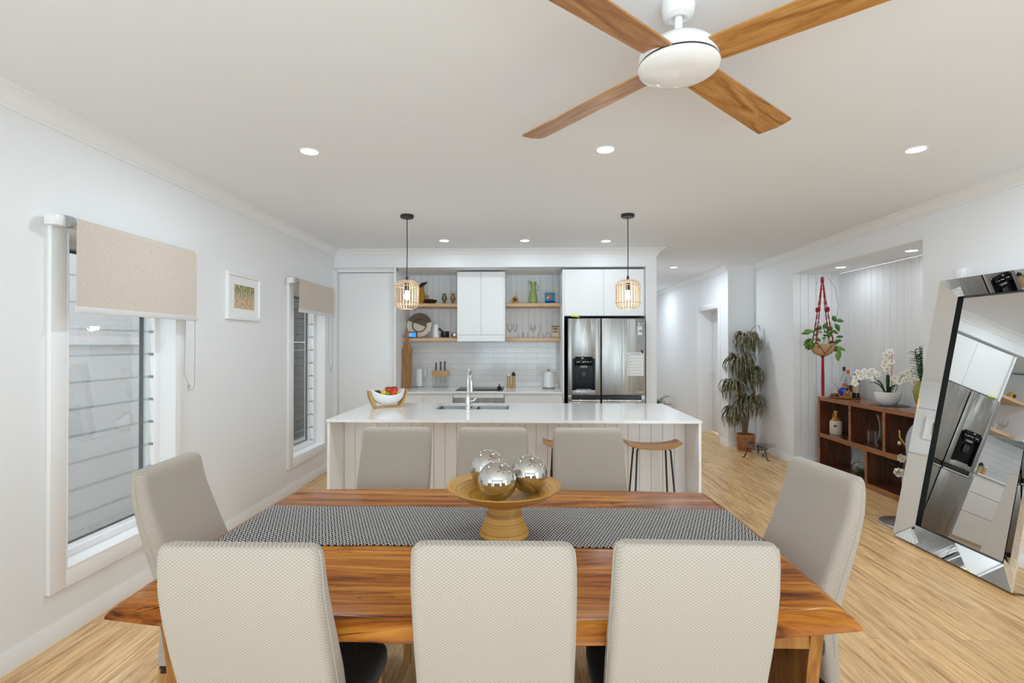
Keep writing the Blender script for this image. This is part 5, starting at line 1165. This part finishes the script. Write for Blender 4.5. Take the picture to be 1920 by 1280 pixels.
vessel('onyx_vase', 'small green onyx vase on the upper left shelf', 'vase', (-1.066, 6.62, US), vp, 'onyx', 24)
vessel('onyx_vase', 'small brown onyx vase next to the range hood cabinet', 'vase', (-.955, 6.62, US), vp, 'onyxbrown', 24)
# lower left shelf
t = thing('round_platter', 'large cream and brown round platter standing on the lower left shelf', 'platter', (-1.405, 6.70, LS + .168)); mm = Matrix.Rotation(math.radians(78), 4, 'X')
n = 64; 
def halfdisc(a0, a1, r0, r1, z0, z1):
    q = MB(); rings = []
    for i in range(33):
        a = a0 + (a1 - a0) * i / 32; rings.append([(r * math.cos(a), r * math.sin(a), z) for r, z in ((r0, z0), (r1, z0 + .01), (r1, z1 + .01), (r0, z1))])
    q.loft(rings, mtx=mm); return q
halfdisc(math.radians(158), math.radians(375), .09, .162, .0, .012).build('cream_glaze', 'creamplate', t); halfdisc(math.radians(15), math.radians(158), .09, .162, .0, .012).build('brown_glaze', 'brownplate', t)
MB().lathe([(0, -.006), (.09, -.006), (.092, .004), (0, .002)], 48, mtx=mm).build('well', 'creamplate', t); MB().lathe([(.083, .004), (.097, .004), (.097, .022), (.083, .022), (.083, .004)], 48, mtx=mm).build('well_ring', 'brownplate', t)
q = MB(); pr = [(.085 * math.cos(math.radians(a)), .085 * math.sin(math.radians(a))) for a in range(-15, 160, 8)]; q.prism(pr, 'z', .004, .0052, mm); q.build('well_glaze', 'brownplate', t)
t = thing('digital_clock', 'small black clock with a blue screen in front of the platter', 'clock', (-1.468, 6.53, LS), math.radians(0)); MB().box(-.062, .062, -.004, .03, 0, .082, .004, mtx=Matrix.Rotation(math.radians(-12), 4, 'X')).build('case', 'black', t); MB().box(-.047, .050, -.0052, -.003, .012, .07, mtx=Matrix.Rotation(math.radians(-12), 4, 'X')).build('screen', 'bluescreen', t)
MB().box(-.04, -.0, -.006, -.004, .03, .055, mtx=Matrix.Rotation(math.radians(-12), 4, 'X')).build('screen_digits', 'white', t)
t = thing('white_jug', 'white ceramic jug beside the round platter', 'jug', (-1.175, 6.64, LS)); MB().lathe([(0, 0), (.045, 0), (.05, .02), (.044, .09), (.034, .15), (.032, .175), (.028, .175), (.03, .15), (0, .1)], 28).build('body', 'white_gloss', t); MB().tube([(.034, 0, .16), (.07, 0, .15), (.075, 0, .1), (.045, 0, .06)], .005, 8).build('handle', 'white_gloss', t)
t = thing('wire_ornament', 'thin looped wire stand beside the white jug', 'ornament', (-1.225, 6.55, LS)); MB().tube([(.028 * math.sin(a * PI / 8), 0, .14 - .035 * math.cos(a * PI / 8)) for a in range(16)], .002, 6, closed=True).build('loop', 'alu', t); MB().tube([(0, 0, .105), (.01, 0, .05), (.0, 0, .0)], .002, 6).build('stem', 'alu', t); MB().tube([(0, 0, .105), (-.03, 0, .05), (-.01, 0, .0), (.02, 0, 0)], .002, 6).build('foot', 'alu', t)
t = thing('mortar_and_pestle', 'black mortar and pestle on a small timber foot', 'mortar', (-1.055, 6.60, LS)); MB().lathe([(0, .012), (.05, .012), (.054, .02), (.054, .088), (.047, .088), (.044, .03), (0, .028)], 32).build('mortar', 'black', t); MB().box(-.045, .045, -.03, .03, 0, .012, .002).build('timber_foot', 'gold', t); MB().tube([(.01, 0, .04), (-.045, 0, .10), (-.08, 0, .125)], [.010, .011, .014], 12).build('pestle', 'black', t)
t = vessel('metal_sugar_pot', 'small dark metal lidded pot beside the range hood cabinet', 'pot', (-.925, 6.60, LS), [(0, 0), (.03, 0), (.044, .02), (.048, .045), (.036, .07), (.02, .08), (0, .083)], 'chrome', 24); MB().lathe([(0, .082), (.006, .085), (.006, .092), (.012, .1), (0, .11)], 16).build('lid_knob', 'chrome', t)
# upper right shelf
t = thing('fruit_ornament', 'halved pear shaped ornament with dark centre on the upper right shelf', 'ornament', (-.145, 6.60, US)); MB().lathe([(0, 0), (.028, 0), (.042, .02), (.046, .05), (.036, .08), (.02, .098), (0, .104)], 24).build('body', 'gold', t)
q = MB(); q.sphere((0, -.042, .045), .02, 12, (1, .4, 1)); q.sphere((-.012, -.04, .065), .01, 8, (1, .5, 1.4)); q.sphere((.014, -.04, .06), .01, 8, (1, .5, 1.4)); q.build('dark_centre', 'brownglaze', t)
q = MB(); random.seed(9)
for k in range(7):
    a = k * .9; q.tube([(0, 0, .09), (.03 * math.cos(a) - .02, .02 * math.sin(a), .12), (.06 * math.cos(a) - .03, .03 * math.sin(a), .13 + .012 * (k % 3))], .001, 4); q.sphere((.06 * math.cos(a) - .03, .03 * math.sin(a), .13 + .012 * (k % 3)), .004, 6)
q.build('wire_beads', 'crystal', t)
t = thing('glass_pitcher', 'tall lime green glass pitcher on the upper right shelf', 'pitcher', (.088, 6.62, US)); MB().lathe([(0, 0), (.05, 0), (.058, .02), (.060, .07), (.045, .14), (.032, .19), (.034, .23), (.042, .285), (.039, .285), (.03, .23), (.028, .19), (.04, .14), (.054, .07), (0, .02)], 32).build('body', 'limeglass', t)
MB().loft([[(-.035 + u, v, .265) for u, v in rrect(.03, .03, .01)], [(-.06 + u, v, .30) for u, v in rrect(.02, .012, .004)]]).build('spout', 'limeglass', t); MB().tube([(.04, 0, .25), (.066, 0, .235), (.06, 0, .19), (.045, 0, .175), (.06, 0, .17), (.07, 0, .185)], .003, 8).build('handle', 'leafdark', t)
t = thing('starfish_tile', 'square blue tile picture of an orange starfish', 'picture', (.303, 6.62, US), math.radians(-4)); mm = Matrix.Rotation(math.radians(-10), 4, 'X'); MB().box(-.065, .065, -.006, .006, .012, .148, .002, mtx=mm).build('tile', 'teal', t)
pr = [(((.045 if i % 2 == 0 else .017) * math.sin(i * PI / 5 + .1)), .095 + (.045 if i % 2 == 0 else .017) * math.cos(i * PI / 5 + .1)) for i in range(10)]; MB().prism(pr, 'y', -.009, -.006, mm).build('starfish', 'orange', t); MB().box(-.03, .03, -.01, .05, 0, .012, .002).build('stand', 'crystal', t)
MB().box(-.06, .06, -.0075, -.0058, .016, .04, mtx=mm).build('seabed_band', 'cobalt', t)
# lower right shelf glassware
wg = [(0, 0), (.03, .001), (.004, .006), (.003, .07), (.02, .085), (.034, .115), (.033, .155), (.029, .185), (.027, .185), (.031, .155), (.031, .115), (0, .08)]
vessel('wine_glass', 'tall wine glass at the left end of the lower right shelf', 'glass', (-.215, 6.62, LS), wg, 'crystal', 20); vessel('wine_glass', 'narrow wine glass second from the range hood cabinet', 'glass', (-.143, 6.60, LS), [(r * .8, z) for r, z in wg], 'crystal', 20)
tg = [(0, 0), (.028, .001), (.031, .07), (.029, .07), (.026, .006), (0, .006)]
vessel('glass_tumbler', 'short glass tumbler right of the wine glasses', 'glass', (-.078, 6.58, LS), tg, 'crystal', 20); vessel('glass_tumbler', 'short glass tumbler left of the stemmed goblet', 'glass', (-.01, 6.58, LS), tg, 'crystal', 20)
vessel('glass_goblet', 'wide stemmed goblet at the middle of the lower right shelf', 'glass', (.082, 6.62, LS), [(0, 0), (.034, .001), (.006, .01), (.004, .08), (.03, .10), (.038, .13), (.03, .17), (.028, .17), (.035, .13), (0, .09)], 'crystal', 20)
vessel('glass_decanter', 'triangular glass decanter left of the coffee box', 'decanter', (.182, 6.62, LS), [(0, 0), (.045, .001), (.048, .01), (.02, .09), (.01, .12), (.01, .15), (.016, .175), (.014, .175), (.008, .15), (.008, .12), (0, .1)], 'crystal', 20)
t = vessel('glass_teapot', 'small round glass teapot beside the coffee box', 'teapot', (.275, 6.60, LS), [(0, 0), (.028, .001), (.036, .02), (.034, .045), (.02, .06), (.012, .068), (.005, .08), (0, .084)], 'crystal', 20); MB().tube([(.03, 0, .05), (.052, 0, .045), (.05, 0, .02), (.034, 0, .015)], .003, 8).build('handle', 'crystal', t)
t = thing('coffee_box', 'tan cardboard coffee box at the right end of the lower shelf', 'box', (.37, 6.60, LS)); MB().box(-.045, .045, -.03, .03, 0, .155, .001).build('carton', 'kraft', t); MB().box(-.0455, .0455, -.0305, .0305, .138, .155).build('lid_band', 'brownplate', t); text('coffee', .03, (0, -.0312, .082), R90, 'ink', 'box_lettering', t); MB().box(-.03, .03, -.0307, -.0295, .112, .124).build('box_stripe', 'ink', t); MB().box(-.04, .04, -.0307, -.0295, .02, .06).build('box_stripe', 'stoneware', t)
# power cable on the floor behind the mirror
tag(MB().tube([(3.2, 3.3, .01), (3.1, 3.2, .008), (3.05, 3.35, .008), (3.15, 3.6, .008)], .004, 8).build('power_cable', 'black'), 'thin black cable lying on the floor behind the mirror', 'cable')
